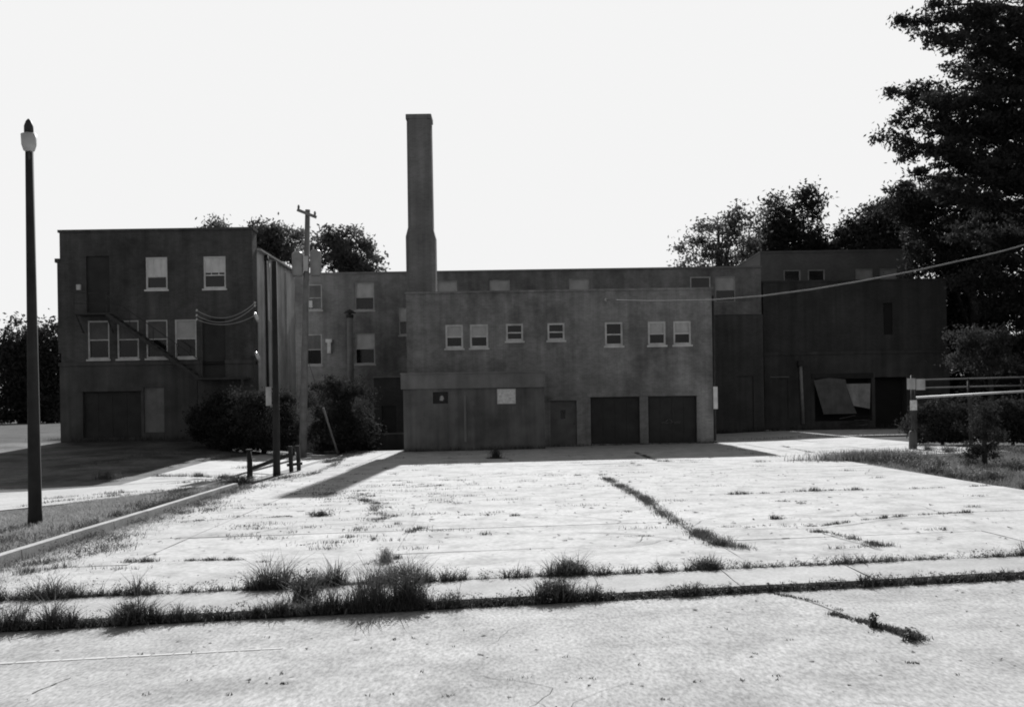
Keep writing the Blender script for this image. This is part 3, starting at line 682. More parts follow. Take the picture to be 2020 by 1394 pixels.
# cables
def cable(name, label, pts3, rad, m, group=None):
    o = thing(name, label, 'cable', pts3[0], group); MB().tube(pts3, rad, 8).build('strand', m, o, True)
    for k, q in ((0, pts3[0]), (-1, pts3[-1])):
        MB().tube([(q[0]-0.02, q[1], q[2]-0.05), (q[0]+0.02, q[1], q[2]+0.05)], rad*2.2, 8).build('clamp', M['ceramic'], o, True)
    return o
key = [(1195, 591, 47.93), (1222, 592.5, 46.6), (1290, 594, 45.2), (1400, 592, 43.6), (1500, 584, 42.4), (1600, 571, 41.4), (1700, 554, 40.6), (1800, 535, 39.8), (1905, 512, 39.2)]
ky = [Vector(P(*k)) for k in key]; pts3 = []
for i in range(len(ky)-1):
    for u in np.linspace(0, 1, 6, endpoint=False): pts3.append(tuple(ky[i].lerp(ky[i+1], u)))
pts3.append(tuple(ky[-1]))
for e in range(7): pts3.append(tuple(ky[-1]+(ky[-1]-ky[-2])*0.3*(e+1)+Vector((0, 0, 0.01*e*e))))
cable('overhead_cable', 'thick pale overhead cable sagging from the centre block towards the big tree', pts3, 0.028, M['cable'])
labs = ['uppermost of three thin cables swagged across the left brick building', 'middle of three thin cables swagged across the left brick building', 'lowest of three thin cables swagged across the left brick building']
for i, (ya, yb, sg) in enumerate(((597, 612, 22), (603, 622, 22), (622, 630, 14))):
    A = Vector(P(503, ya, 49.9)); B = Vector(P(388, yb, 49.9)); pp = []
    for u in np.linspace(0, 1, 18):
        q = A.lerp(B, u); q.z -= 4*u*(1-u)*sg*49.9/FPX; pp.append(tuple(q))
    cable('service_cable', labs[i], pp, 0.02, M['metal_pale'], 'cables on the left brick building')
for i, (x, y, lab) in enumerate(((506, 626, 'upper white ceramic insulator on the corner of the left building'), (508, 703, 'lower white ceramic insulator on the corner of the left building'))):
    X_, Z_ = px(x, y, 50.8); o = thing('wall_insulator', lab, 'insulator', (X_, 50.8, Z_), 'corner insulators')
    MB().tube([(X_-0.09, 50.75, Z_+0.24), (X_-0.03, 50.75, Z_+0.1), (X_+0.05, 50.75, Z_-0.08), (X_+0.1, 50.75, Z_-0.22)], [0.05, 0.09, 0.09, 0.05], 10).build('body', M['ceramic'], o, True)
    MB().box(LB1-0.1, X_+0.02, 50.73, 50.995, Z_-0.03, Z_+0.03).build('bracket', M['metal_dark'], o)

# ================================================================== FENCE AND SIGN AT THE RIGHT
fn = thing('rail_fence', 'white single-rail fence on dark posts, right of the lot', 'fence', (15.3, 38, 0.2))
fa = Vector((15.25, 38.3, 0)); fbv = Vector((24.0, 34.6, 0))
za = px(1805, 784, 38.3)[1]; zb = px(1997, 770, 36.4)[1]+0.12
for k in range(6):
    p = fa.lerp(fbv, k/5); gz_ = g(p.x, p.y); MB().beam((p.x, p.y+0.06, gz_-0.1), (p.x, p.y+0.06, za+(zb-za)*k/5), 0.1, 0.1).build('post', M['wood_fence'], fn)
MB().tube([(fa.x, fa.y-0.04, za), (fbv.x, fbv.y-0.04, zb+0.1)], 0.04, 10).build('top_rail', M['metal_white'], fn, True)
rl_ = thing('pipe_railing', 'thin grey two-bar pipe railing beyond the white-railed fence', 'railing', (20, 50, 0.3))
for zz in (2.55, 2.95): MB().tube([(19.9, 50, zz), (30, 49, zz+0.1)], 0.035, 8).build('bar', M['fascia'], rl_, True)
for k in range(5): MB().tube([(19.9+k*2.5, 50-k*0.25, 0.1), (19.9+k*2.5, 50-k*0.25, 3.0)], 0.05, 8).build('post', M['metal_dark'], rl_, True)
spx, spD = gpt(1801, 886)[0], gpt(1801, 886)[1]; sgz = g(spx, spD)
sg = thing('sign_post', 'post with two small pale sign plates at the end of the white-railed fence', 'sign', (spx, spD, sgz))
ztop = px(1803, 740, spD)[1]
MB().tube([(spx, spD, sgz-0.1), (spx, spD, ztop)], 0.05, 10).build('post', M['metal_dark'], sg, True)
MB().tube([(spx, spD, sgz-0.1), (spx, spD, sgz+0.62), (spx, spD, sgz+0.68)], [0.15, 0.13, 0.09], 12).build('footing', M['concrete_wall'], sg, True)
for x0, x1, y0, y1 in ((1788, 1804, 746, 768), (1806, 1823, 747, 769)):
    A = px(x0, y1, spD); B = px(x1, y0, spD); MB().box(A[0], B[0], spD-0.09, spD-0.06, A[1], B[1]).build('plate', M['board_pale'], sg)
A = px(1794, 809, spD); B = px(1807, 789, spD); MB().box(A[0], B[0], spD-0.09, spD-0.06, A[1], B[1]).build('lower_plate', M['sign'], sg)

# ================================================================== VEGETATION
def leaf_quads(cent, size, flat=0.0):
    n = len(cent)
    a = rng.normal(size=(n, 3)); a /= np.linalg.norm(a, axis=1, keepdims=True)
    b = rng.normal(size=(n, 3)); b[:, 2] *= (1-flat); a[:, 2] *= (1-flat)
    b -= a*(a*b).sum(1, keepdims=True)/np.maximum((a*a).sum(1, keepdims=True), 1e-6); b /= np.maximum(np.linalg.norm(b, axis=1, keepdims=True), 1e-6)
    s = size*rng.uniform(0.5, 1.3, size=(n, 1))
    return np.stack([cent-a*s, cent-b*s*0.45+a*s*0.1, cent+a*s, cent+b*s*0.45-a*s*0.1], 1)
def crown_points(blobs, nclump, nleaf, spread):
    pts = []; vol = np.array([b[3]*b[4]*b[5] for b in blobs], float)**0.75; vol /= vol.sum(); cl = []
    for b, w in zip(blobs, vol):
        n = max(3, int(nclump*w)); d = rng.normal(size=(n, 3)); d /= np.linalg.norm(d, axis=1, keepdims=True)
        r = rng.uniform(0.15, 1.0, size=(n, 1))**0.45*rng.uniform(0.85, 1.12, size=(n, 1))
        cl.append(np.array(b[:3])+d*r*np.array(b[3:6]))
    cl = np.concatenate(cl)
    sp = spread*rng.uniform(0.5, 1.4, size=(len(cl), 1, 1))
    p = cl[:, None, :]+rng.normal(size=(len(cl), nleaf, 3))*sp*np.array([1, 1, 0.65])
    return cl, p.reshape(-1, 3)
def tree(name, label, base, trunk_r, blobs, nclump, nleaf, spread, leaf, m, cat='tree', group=None, limbs=10, trunk_top=None):
    t = thing(name, label, cat, base, group)
    cl, p = crown_points(blobs, nclump, nleaf, spread)
    p = p[p[:, 2] > g(base[0], base[1])+0.05]
    array_mesh('crown', leaf_quads(p, leaf), 4, m, t)
    zt = trunk_top or max(b[2] for b in blobs)
    mb = MB(); bx, by, bz = base
    mb.tube([(bx, by, bz-0.2), (bx+0.1*trunk_r, by, bz+(zt-bz)*0.35), (bx-0.3*trunk_r, by, bz+(zt-bz)*0.7), (bx, by, zt)], [trunk_r*1.25, trunk_r, trunk_r*0.7, trunk_r*0.25], 10)
    mb.build('trunk', M['bark'], t, True)
    mb = MB(); idx = rng.choice(len(cl), min(limbs, len(cl)), replace=False)
    for k in idx:
        c = cl[k]; s = rng.uniform(0.3, 0.75); z0_ = bz+(min(zt, max(c[2], bz+0.5))-bz)*s
        st = Vector((bx, by, z0_)); en = Vector(c); md_ = st.lerp(en, 0.5)+Vector((0, 0, 0.08*(en-st).length))
        mb.tube([tuple(st), tuple(md_), tuple(en)], [trunk_r*0.38, trunk_r*0.22, trunk_r*0.06], 6)
    mb.build('limb', M['bark'], t, True)
    return t
def blob(x, y, D, rpx, rz=None, ry=None):
    X, Z = px(x, y, D); r = rpx*D/FPX; return (X, D, Z, r, ry or r, (rz*D/FPX) if rz else r)
# trees behind the left building
tree('leafy_tree', 'leafy tree behind the utility pole top, left of the transformer cans', (px(510, 600, 84)[0], 84, 0.3), 0.35,
     [blob(440, 462, 84, 38, 32), blob(510, 480, 84, 48, 42), blob(560, 480, 84, 48, 44), blob(480, 560, 84, 70, 50)], 213, 87, 0.421, 0.178, M['leaf'], group='trees behind the rear building')
tree('leafy_tree', 'round leafy tree behind the rear roof, between utility pole and chimney', (px(685, 600, 80)[0], 80, 0.3), 0.35,
     [blob(650, 492, 80, 42, 38), blob(690, 492, 80, 44, 42), blob(722, 515, 80, 36, 36), blob(690, 570, 80, 60, 50)], 162, 87, 0.383, 0.165, M['leaf'], group='trees behind the rear building')
# trees behind the right
tree('leafy_tree', 'sparse pale-twigged tree above the rear roof, leftmost of the right-hand trees', (px(1420, 620, 86)[0], 86, 0.3), 0.35,
     [blob(1370, 495, 86, 40, 32), blob(1420, 455, 86, 46, 42), blob(1470, 445, 86, 42, 40), blob(1450, 500, 86, 60, 30), blob(1400, 530, 86, 70, 26)], 99, 64, 0.459, 0.178, M['leaf'], group='trees behind the right-hand roofs')
tree('leafy_tree', 'dense dark tree with twin tops behind the far four-windowed building', (px(1570, 600, 92)[0], 92, 0.3), 0.4,
     [blob(1545, 430, 92, 40, 50), blob(1598, 405, 92, 30, 40), blob(1575, 465, 92, 70, 40), blob(1520, 480, 92, 50, 30), blob(1600, 540, 92, 90, 60)], 280, 87, 0.540, 0.185, M['leaf_dark'], group='trees behind the right-hand roofs')
tree('leafy_tree', 'low dark tree filling the gap between twin-topped tree and tall tree', (px(1700, 600, 90)[0], 90, 0.3), 0.35,
     [blob(1680, 462, 90, 42, 30), blob(1740, 440, 90, 56, 40), blob(1700, 500, 90, 80, 40), blob(1780, 480, 90, 60, 60)], 255, 87, 0.540, 0.185, M['leaf_dark'], group='trees behind the right-hand roofs')
tree('leafy_tree', 'broad dark tree below the tall tree, overhanging the far building', (px(1850, 700, 72)[0]+2.6, 72, 0.3), 0.4,
     [blob(1800, 400, 72, 62, 45), blob(1860, 420, 72, 80, 70), blob(1850, 510, 72, 62, 55), blob(1950, 480, 72, 90, 90), blob(1925, 610, 74, 62, 95), blob(1990, 650, 74, 90, 120), blob(1915, 730, 76, 55, 90), blob(1990, 760, 76, 70, 90), blob(1930, 800, 74, 60, 50), blob(1900, 640, 73, 40, 60), blob(1890, 570, 73, 36, 60), blob(1885, 660, 76, 34, 70), blob(1880, 780, 76, 30, 60)], 1024, 87, 0.450, 0.158, M['leaf_dark'], group='trees behind the right-hand roofs')
# the tall tree at the right edge: long level boughs
TD = 60.0; tx0 = px(2035, 400, TD)[0]
tt = thing('tall_pine', 'very tall dark tree with long level boughs at the right edge', 'tree', (tx0, TD, 0.2))
tips = [(1770, 45), (1850, 12), (1832, 80), (1905, 60), (1872, 138), (1930, 150), (1768, 178), (1800, 205), (1772, 232), (1757, 272), (1840, 262), (1795, 300), (1870, 320), (1800, 345), (1850, 380), (1905, 400), (1930, 250), (1940, 330), (1950, 470),
        (1885, 35), (1920, 10), (1960, 90), (1835, 200), (1880, 240), (1910, 190), (1900, 450), (1920, 530), (1940, 600), (1905, 560), (1950, 680)]
ctr, mbl = [], MB()
for i, (x, y) in enumerate(tips):
    Dt = TD+random.uniform(-3, 3); X_, Z_ = px(x, y, Dt); tip = Vector((X_, Dt, Z_))
    L_ = tx0-X_; st = Vector((tx0, TD, Z_-L_*random.uniform(0.10, 0.42)))
    mid = st.lerp(tip, 0.55)+Vector((0, 0, L_*0.05)); mbl.tube([tuple(st), tuple(mid), tuple(tip)], [0.16, 0.09, 0.025], 6)
    for u in np.linspace(0.15, 1.0, max(6, int(L_*1.7))):
        q = (st.lerp(mid, u/0.55) if u < 0.55 else mid.lerp(tip, (u-0.55)/0.45))
        wv = 0.25+0.75*(1-u)
        for _ in range(3): ctr.append((q.x+random.gauss(0, 0.35), q.y+random.gauss(0, 0.9*wv+.2), q.z+random.gauss(0.05, 0.30*wv+0.12)))
for i in range(60):                                        # boughs of the far side and the right
    z = random.uniform(4, 27); a = random.uniform(-1.9, 1.9); L_ = random.uniform(4, 8.5)*(1.15-z/40)
    st = Vector((tx0, TD, z)); tip = Vector((tx0+L_*math.cos(a), TD+L_*math.sin(a), z+L_*0.15))
    if abs(a) > 1.2 and z < 10: continue
    mbl.tube([tuple(st), tuple(st.lerp(tip, .5)+Vector((0, 0, .2))), tuple(tip)], [0.14, 0.08, 0.02], 6)
    for u in np.linspace(0.2, 1.0, int(L_*1.6)):
        q = st.lerp(tip, u)
        for _ in range(3): ctr.append((q.x+random.gauss(0, 0.5), q.y+random.gauss(0, 0.6), q.z+random.gauss(0, 0.3)))
ctr = np.array(ctr); ctr = ctr[rng.uniform(0, 1, len(ctr)) < 0.92]; lf = (ctr[:, None, :]+rng.normal(size=(len(ctr), 80, 3))*np.array([0.33, 0.33, 0.15])*rng.uniform(.6, 1.3, (len(ctr), 1, 1))).reshape(-1, 3)
array_mesh('crown', leaf_quads(lf, 0.14), 4, M['needle'], tt)
MB().tube([(tx0, TD, 0), (tx0, TD, 12), (tx0-0.2, TD, 22), (tx0, TD, 31)], [0.6, 0.45, 0.28, 0.06], 12).build('trunk', M['bark'], tt, True)
mbl.build('limb', M['bark'], tt, True)
# paler shrubby tree below it
tree('small_tree', 'small paler tree under the tall tree, above the pipe railing', (px(1955, 760, 55)[0], 55, 0.25), 0.14,
     [blob(1905, 670, 55, 34, 22), blob(1950, 672, 55, 42, 26), blob(1905, 715, 55, 32, 16), blob(1970, 715, 55, 42, 20)], 93, 68, 0.270, 0.099, mat('pale_leaf', 0.065, .35, 1.2, transl=.3, spec=.06), limbs=14)
tree('dark_shrub', 'dark broad hedge-like shrub behind the pipe railing', (29.5, 58, 0.25), 0.12,
     [(27.2, 58, 2.0, 1.7, 1.5, 1.6), (30, 58, 2.6, 2.6, 1.6, 2.3), (33, 58, 2.6, 2.4, 1.6, 2.3)], 170, 76, 0.315, 0.112, M['leaf_dark'], cat='shrub')
for k, (x_, lab) in enumerate(((17.0, 'low dark brush behind the white rail, next to the sign post'), (19.3, 'low dark brush behind the white rail, behind the small ragged shrub'), (21.8, 'low dark brush behind the white rail, farthest right'))):
    yb_ = 40.2-0.42*(x_-15.3)+0.6
    tree('dark_shrub', lab, (x_, yb_, 0.25), 0.06, [(x_-0.6, yb_, 0.95, 1.0, 0.7, 0.85), (x_+0.6, yb_+.2, 1.05, 1.0, 0.7, 0.95), (x_, yb_, 1.4, 0.8, 0.6, 0.55+0.12*k), (x_, yb_-.1, 0.5, 1.4, 0.7, 0.4)], 210, 70, 0.16, 0.06, M['leaf_dark'], cat='shrub', group='brush behind the white rail')
sx_, sD_ = gpt(1942, 915)
tree('dark_shrub', 'small dark ragged shrub in the rough grass, in front of the white rail', (sx_, sD_, g(sx_, sD_)), 0.07,
     [blob(1940, 840, sD_, 26, 36), blob(1945, 800, sD_, 18, 24), blob(1920, 880, sD_, 20, 18), blob(1962, 872, sD_, 24, 26), blob(1935, 895, sD_, 34, 14)], 76, 64, 0.099, 0.036, M['leaf_dark'], cat='shrub', limbs=14)
# far trees at the left edge
for i, (x, y, r, lab) in enumerate(((45, 700, 60, 'far dark tree at the left edge, left of the lamp post'), (100, 705, 62, 'far dark tree between the lamp post and the left building'))):
    b0 = px(x, 838, 150)
    tree('leafy_tree', lab, (b0[0], 150, 0.6), 0.5, [blob(x, 690, 150, 44, 60), blob(x-22, 735, 150, 40, 60), blob(x+18, 750, 150, 44, 66), blob(x, 805, 150, 52, 34)], 221, 76, 0.990, 0.330, M['leaf_dark'], group='far trees left of the building')
# shrubs at the foot of the buildings
tree('dark_shrub', 'large dark shrub behind the bare wooden pole', (px(520, 875, 46)[0], 46, 0.1), 0.1,
     [blob(490, 800, 46, 46, 40), blob(545, 800, 46, 42, 38), blob(520, 850, 46, 76, 40), blob(470, 850, 46, 50, 34), blob(568, 840, 46, 22, 36), blob(480, 872, 46, 60, 20), blob(545, 874, 46, 45, 18)], 306, 83, 0.180, 0.066, M['leaf_dark'], cat='shrub')
tree('dark_shrub', 'large rounded dark shrub between utility pole and lean-to', (px(675, 880, 48)[0], 48, 0.05), 0.1,
     [blob(650, 790, 48, 44, 46), blob(700, 785, 48, 40, 42), blob(670, 845, 48, 66, 40), blob(715, 850, 48, 34, 34), blob(660, 872, 48, 52, 18), blob(705, 874, 48, 40, 16)], 306, 83, 0.198, 0.066, M['leaf_dark'], cat='shrub')
tree('dark_shrub', 'dark shrub beside the left building, under the iron landing', (px(410, 870, 47)[0], 47, 0.3), 0.1,
     [blob(405, 830, 47, 34, 34), blob(440, 815, 47, 36, 50), blob(425, 850, 47, 52, 26)], 195, 83, 0.180, 0.066, M['leaf_dark'], cat='shrub')

# ------------------------------------------------------------------ grass and weeds
def blades(x, d, h, z, w=0.006, bend=0.35, wv=None):
    n = len(x); a = rng.uniform(0, 2*np.pi, n); h = h*rng.uniform(0.4, 1.15, n); w_ = w*rng.uniform(0.6, 1.5, n)
    b = h*bend*rng.uniform(0.1, 1.6, n); b_a = rng.uniform(0, 2*np.pi, n)
    base = np.stack([x, d, z], 1); side = np.stack([np.cos(a)*w_, np.sin(a)*w_, np.zeros(n)], 1)
    mid = base+np.stack([np.cos(b_a)*b*0.3, np.sin(b_a)*b*0.3, h*0.6], 1)
    tip = base+np.stack([np.cos(b_a)*b, np.sin(b_a)*b, h], 1)
    q = np.stack([base-side, base+side, mid+side*0.7, mid-side*0.7], 1)
    t_ = np.stack([mid-side*0.7, mid+side*0.7, tip, tip], 1)
    return np.concatenate([q, t_])
def leafy(x, d, z, h, n_leaf, size, spread):
    """broad-leaved weeds: little leaves up a stem cloud"""
    c = np.repeat(np.stack([x, d, z], 1), n_leaf, 0); u = rng.uniform(0.02, 1, len(c))
    hh = np.repeat(h, n_leaf); sp = np.repeat(spread, n_leaf)*(1-0.5*u)
    c = c+np.stack([rng.normal(size=len(c))*sp, rng.normal(size=len(c))*sp, hh*u], 1)
    return leaf_quads(c, size, 0.4)
def strip(segs, line, off, w, wpx):
    """weeds along a line; segs: (X0, X1, height, blades per metre), blended into each other"""
    x0, x1 = segs[0][0], segs[-1][1]; cx = [0.5*(q[0]+q[1]) for q in segs]
    n = int(sum((q[1]-q[0])*q[3] for q in segs)*4.2); x = rng.uniform(x0, x1, n)
    kn = np.arange(x0-1, x1+1, 0.055); c1 = rng.uniform(0, 1, len(kn))**1.3; kn2 = np.arange(x0-1, x1+1, 0.23); c2 = rng.uniform(0.15, 1, len(kn2))
    cl = np.interp(x, kn, c1)*np.interp(x, kn2, c2)
    den = np.interp(x, cx, [q[3] for q in segs])/1700.0
    keep = rng.uniform(0, 1, n) < np.clip(den*(0.45+2.6*cl), 0, 1); x = x[keep]; cl = cl[keep]
    hgt = 1.0*np.interp(x, cx, [q[2] for q in segs])*(0.35+1.1*cl)*np.clip(rng.exponential(0.75, len(x)), 0.25, 1.6)
    d = line(x)+off+rng.normal(size=len(x))*w*(0.6+cl)
    out_ = [blades(x, d, hgt, gz(x, d)-0.015, wpx, 0.75)]
    n2 = int(n*0.55); xb = rng.uniform(x0, x1, n2); cb_ = np.interp(xb, kn2, c2); dn = np.interp(xb, cx, [q[3] for q in segs])/1700.0
    xb = xb[rng.uniform(0, 1, n2) < np.clip(dn*1.5, 0, 1)*cb_]; db = line(xb)+off+rng.normal(size=len(xb))*w*1.6
    hb = np.interp(xb, cx, [q[2] for q in segs])*rng.uniform(0.15, 0.5, len(xb)); out_.append(blades(xb, db, hb, gz(xb, db)-0.01, wpx*1.2, 1.0))
    k = int((x1-x0)*42); xx = rng.uniform(x0, x1, k); hh = np.interp(xx, cx, [q[2] for q in segs]); dd_ = line(xx)+off+rng.normal(size=k)*w
    out_.append(leafy(xx, dd_, gz(xx, dd_), hh*rng.uniform(0.3, 1.25, k), 26, 0.012, hh*0.2+0.014))
    k = int((x1-x0)*7); xx = rng.uniform(x0, x1, k); hh = np.interp(xx, cx, [q[2] for q in segs])*rng.uniform(0.9, 1.5, k); dd_ = line(xx)+off+rng.normal(size=k)*w
    out_.append(blades(xx, dd_, hh, gz(xx, dd_), 0.0028, 0.35)); out_.append(leafy(xx, dd_, gz(xx, dd_)+hh*0.55, hh*0.3, 9, 0.006, np.full(k, 0.012)))
    return np.concatenate(out_)
pX = lambda p, D_: (p-1010)/FPX*D_
fs_ = [(-7.5, -5.6, .28, 600), (-5.6, -3.95, .27, 1600), (-3.95, -3.05, .12, 900), (-3.05, -2.3, .28, 1300), (-2.3, -1.75, .2, 1100), (-1.75, -0.8, .27, 1400), (-0.8, 0.4, .11, 800), (0.4, 0.98, .2, 1300),
       (0.98, 1.95, .09, 700), (1.95, 2.55, .17, 1300), (2.55, 3.4, .08, 700), (3.4, 4.75, .14, 900), (4.75, 5.3, .07, 500), (5.3, 7.5, .17, 1000)]
v = strip(fs_, far_e, 0.05, 0.045, 0.0045)
tag(array_mesh('weed_strip', v, 4, M['weed']), 'ragged weeds along the far edge of the sidewalk', 'weeds', kind='stuff')
ns_ = [(-7, -4.7, .2, 600), (-4.7, -4.1, .22, 1300), (-4.1, -3.85, .1, 500), (-3.85, -3.5, .22, 1200), (-3.5, -2.7, .09, 700), (-2.7, -2.0, .17, 1200), (-2.0, -0.72, .28, 1700), (-0.72, 0.1, .08, 600), (0.1, 0.85, .2, 1500),
       (0.85, 1.5, .04, 350), (1.5, 2.1, .09, 600), (2.1, 3.6, .05, 550), (3.6, 4.1, .10, 600), (4.1, 7, .06, 700)]
v = strip(ns_, near_e, -0.05, 0.04, 0.0045)
tag(array_mesh('weed_strip', v, 4, M['weed']), 'weeds along the street edge of the sidewalk', 'weeds', kind='stuff')
# weeds in the joints of the lot and cracks
def along(pxpts, h, den, w, wid=0.004, dz=0.0):
    """weeds following a polyline of ground pixels"""
    pl = np.array([gpt(q[0], q[1], dz) for q in pxpts]); out_ = []
    for a, b in zip(pl[:-1], pl[1:]):
        L_ = np.linalg.norm(b-a); n = max(3, int(L_*den)); u = rng.uniform(0, 1, n)
        kn_ = np.arange(0, L_+0.4, 0.13); cl = np.interp(u*L_, kn_, rng.uniform(0, 1, len(kn_)))**1.6*np.interp(u*L_, kn_[::4], rng.uniform(0.3, 1.2, len(kn_[::4]))); keep = rng.uniform(0, 1, n) < 0.06+1.1*cl; u = u[keep]
        p_ = a+(b-a)*u[:, None]+rng.normal(size=(len(u), 2))*w
        out_.append(blades(p_[:, 0], p_[:, 1], h*(0.35+1.0*cl[keep]), gz(p_[:, 0], p_[:, 1])+dz+0.005, wid, 0.7))
    return np.concatenate(out_)
L1 = [along([(1195, 945), (1270, 985), (1310, 1018), (1360, 1045), (1410, 1075), (1480, 1086)], 0.115, 1092, 0.081),
      along([(1410, 1042), (1500, 1042), (1620, 1040), (1700, 1028), (1800, 1018), (1920, 1012)], 0.065, 676, 0.023),
      along([(1430, 977), (1500, 975), (1600, 970), (1680, 968), (1760, 966)], 0.087, 624, 0.034),
      along([(1480, 913), (1560, 910), (1640, 905), (1720, 902)], 0.103, 416, 0.069),
      along([(1250, 893), (1300, 911), (1380, 913)], 0.102, 416, 0.057), along([(1540, 880), (1600, 893), (1680, 896)], 0.072, 312, 0.046),
      along([(365, 1030), (450, 1026), (560, 1021), (665, 1017)], 0.051, 780, 0.021), along([(340, 1108), (400, 1107), (485, 1106)], 0.058, 780, 0.023),
      along([(500, 1110), (580, 1111)], 0.051, 676, 0.023), along([(230, 1112), (320, 1108)], 0.072, 520, 0.029),
      along([(715, 1118), (745, 1108), (790, 1102)], 0.058, 676, 0.034), along([(800, 1074), (880, 1071)], 0.043, 624, 0.017), along([(800, 1056), (830, 1044), (860, 1050), (880, 1046)], 0.072, 520, 0.046),
      along([(860, 1004), (895, 1003)], 0.058, 520, 0.034), along([(1005, 1020), (1025, 1019)], 0.072, 676, 0.023), along([(1100, 985), (1125, 984)], 0.058, 520, 0.034),
      along([(1620, 1050), (1680, 1064), (1740, 1080)], 0.072, 858, 0.046), along([(1230, 1060), (1290, 1059)], 0.043, 416, 0.023), along([(1520, 1026), (1560, 1025)], 0.087, 1040, 0.034),
      along([(1600, 1052), (1640, 1052)], 0.102, 1820, 0.034), along([(680, 990), (740, 995)], 0.072, 416, 0.057), along([(720, 1015), (780, 1020), (740, 1030)], 0.058, 416, 0.057),
      along([(600, 1052), (610, 1052)], 0.043, 520, 0.023), along([(590, 1077), (605, 1077)], 0.043, 624, 0.023), along([(1220, 1010), (1250, 1013)], 0.072, 520, 0.046)]
L1 += [along([(700, 985), (745, 995), (735, 1012), (770, 1022), (720, 1030)], 0.072, 780, 0.069), along([(640, 992), (690, 985), (720, 975)], 0.072, 624, 0.092), along([(460, 1006), (560, 1002), (660, 998)], 0.043, 312, 0.057),
       along([(905, 1022), (940, 1020)], 0.051, 520, 0.034), along([(1060, 960), (1150, 955)], 0.043, 234, 0.057), along([(900, 940), (990, 935), (1090, 938)], 0.043, 208, 0.069), along([(1510, 990), (1600, 992)], 0.058, 520, 0.034),
       along([(1350, 958), (1420, 960), (1500, 962)], 0.058, 390, 0.057), along([(1340, 1010), (1380, 1008)], 0.058, 520, 0.046), along([(1800, 965), (1900, 962), (1990, 957)], 0.058, 416, 0.034), along([(1940, 1010), (1997, 1008)], 0.043, 416, 0.023),
       along([(800, 960), (850, 955), (930, 958)], 0.043, 234, 0.069), along([(1640, 1085), (1720, 1080), (1760, 1078)], 0.102, 676, 0.057), along([(40, 1135), (110, 1122), (180, 1118)], 0.102, 780, 0.069), along([(60, 1118), (160, 1100), (260, 1078)], 0.087, 780, 0.092), along([(960, 905), (1010, 906)], 0.116, 520, 0.115)]
# the odd seedling anywhere in the lot
n = 7000; kx_ = rng.integers(0, 150, n)
cxs, cds = rng.uniform(-6, 10, 150), rng.uniform(13, 42, 150); cxs[:70] = rng.normal(size=70)*1.2-3.0; cds[:70] = rng.uniform(14, 28, 70)
sw = rng.uniform(0.03, 0.3, 150); xx = cxs[kx_]+rng.normal(size=n)*sw[kx_]; dd_ = cds[kx_]+rng.normal(size=n)*0.06
L1.append(blades(xx, dd_, np.full(n, 0.06), gz(xx, dd_)+0.012, 0.004, 0.8))
tag(array_mesh('joint_weeds', np.concatenate(L1), 4, M['weed']), 'low weeds growing in the joints of the concrete lot', 'weeds', kind='stuff')
L2 = [along([(1530, 1172), (1600, 1185), (1660, 1205)], 0.035, 800, 0.02, dz=-.035), along([(1640, 1212), (1720, 1232), (1790, 1255), (1825, 1263)], 0.065, 3200, 0.03, dz=-.035),
      along([(1790, 1308), (1815, 1309)], 0.02, 500, 0.012, dz=-.035)]
n = 420; k = rng.integers(0, 70, n); cx_ = rng.uniform(-4, 5, 70); cd_ = rng.uniform(5.5, 9.4, 70)
xx = cx_[k]+rng.normal(size=n)*0.02; dd_ = np.minimum(cd_[k]+rng.normal(size=n)*0.012, near_e(xx)-.2)
L2.append(blades(xx, dd_, np.full(n, 0.02), gz(xx, dd_)-0.03, 0.004, 1.2))
tag(array_mesh('crack_weeds', np.concatenate(L2), 4, M['weed']), 'weeds in the cracked street surface, nearest the camera', 'weeds', kind='stuff')
# dark cracks themselves (open joints filled with soil)
mb = MB()
def crack(pxpts, w, dz):
    pl = [gpt(q[0], q[1], dz) for q in pxpts]; fine_ = []
    for a, b in zip(pl[:-1], pl[1:]):
        for u in np.linspace(0, 1, 6, endpoint=False):
            fine_.append((a[0]+(b[0]-a[0])*u+random.gauss(0, w*0.7), a[1]+(b[1]-a[1])*u+random.gauss(0, w*0.7)))
    fine_.append(pl[-1])
    for a, b in zip(fine_[:-1], fine_[1:]):
        dx, dy = b[0]-a[0], b[1]-a[1]; L_ = math.hypot(dx, dy) or 1; wx_, wy_ = -dy/L_*w*random.uniform(.3, 1), dx/L_*w*random.uniform(.3, 1)
        mb.quad((a[0]-wx_, a[1]-wy_, g(*a)+dz), (b[0]-wx_, b[1]-wy_, g(*b)+dz), (b[0]+wx_, b[1]+wy_, g(*b)+dz), (a[0]+wx_, a[1]+wy_, g(*a)+dz))
crack([(1520, 1168), (1600, 1186), (1720, 1232), (1825, 1264)], 0.012, -0.026)
crack([(60, 1368), (140, 1335)], 0.010, -0.026)
for q in ([(1620, 1050), (1680, 1066), (1740, 1083)], [(1190, 942), (1270, 985), (1360, 1045), (1420, 1078), (1480, 1087)], [(800, 1074), (880, 1071)], [(1430, 977), (1600, 971), (1780, 965)], [(1540, 880), (1600, 893), (1700, 897)], [(1250, 892), (1300, 911), (1370, 914)], [(1410, 1043), (1620, 1041), (1780, 1020), (1920, 1012)]):
    crack(q, 0.013, 0.030)
rc = random.Random(3)
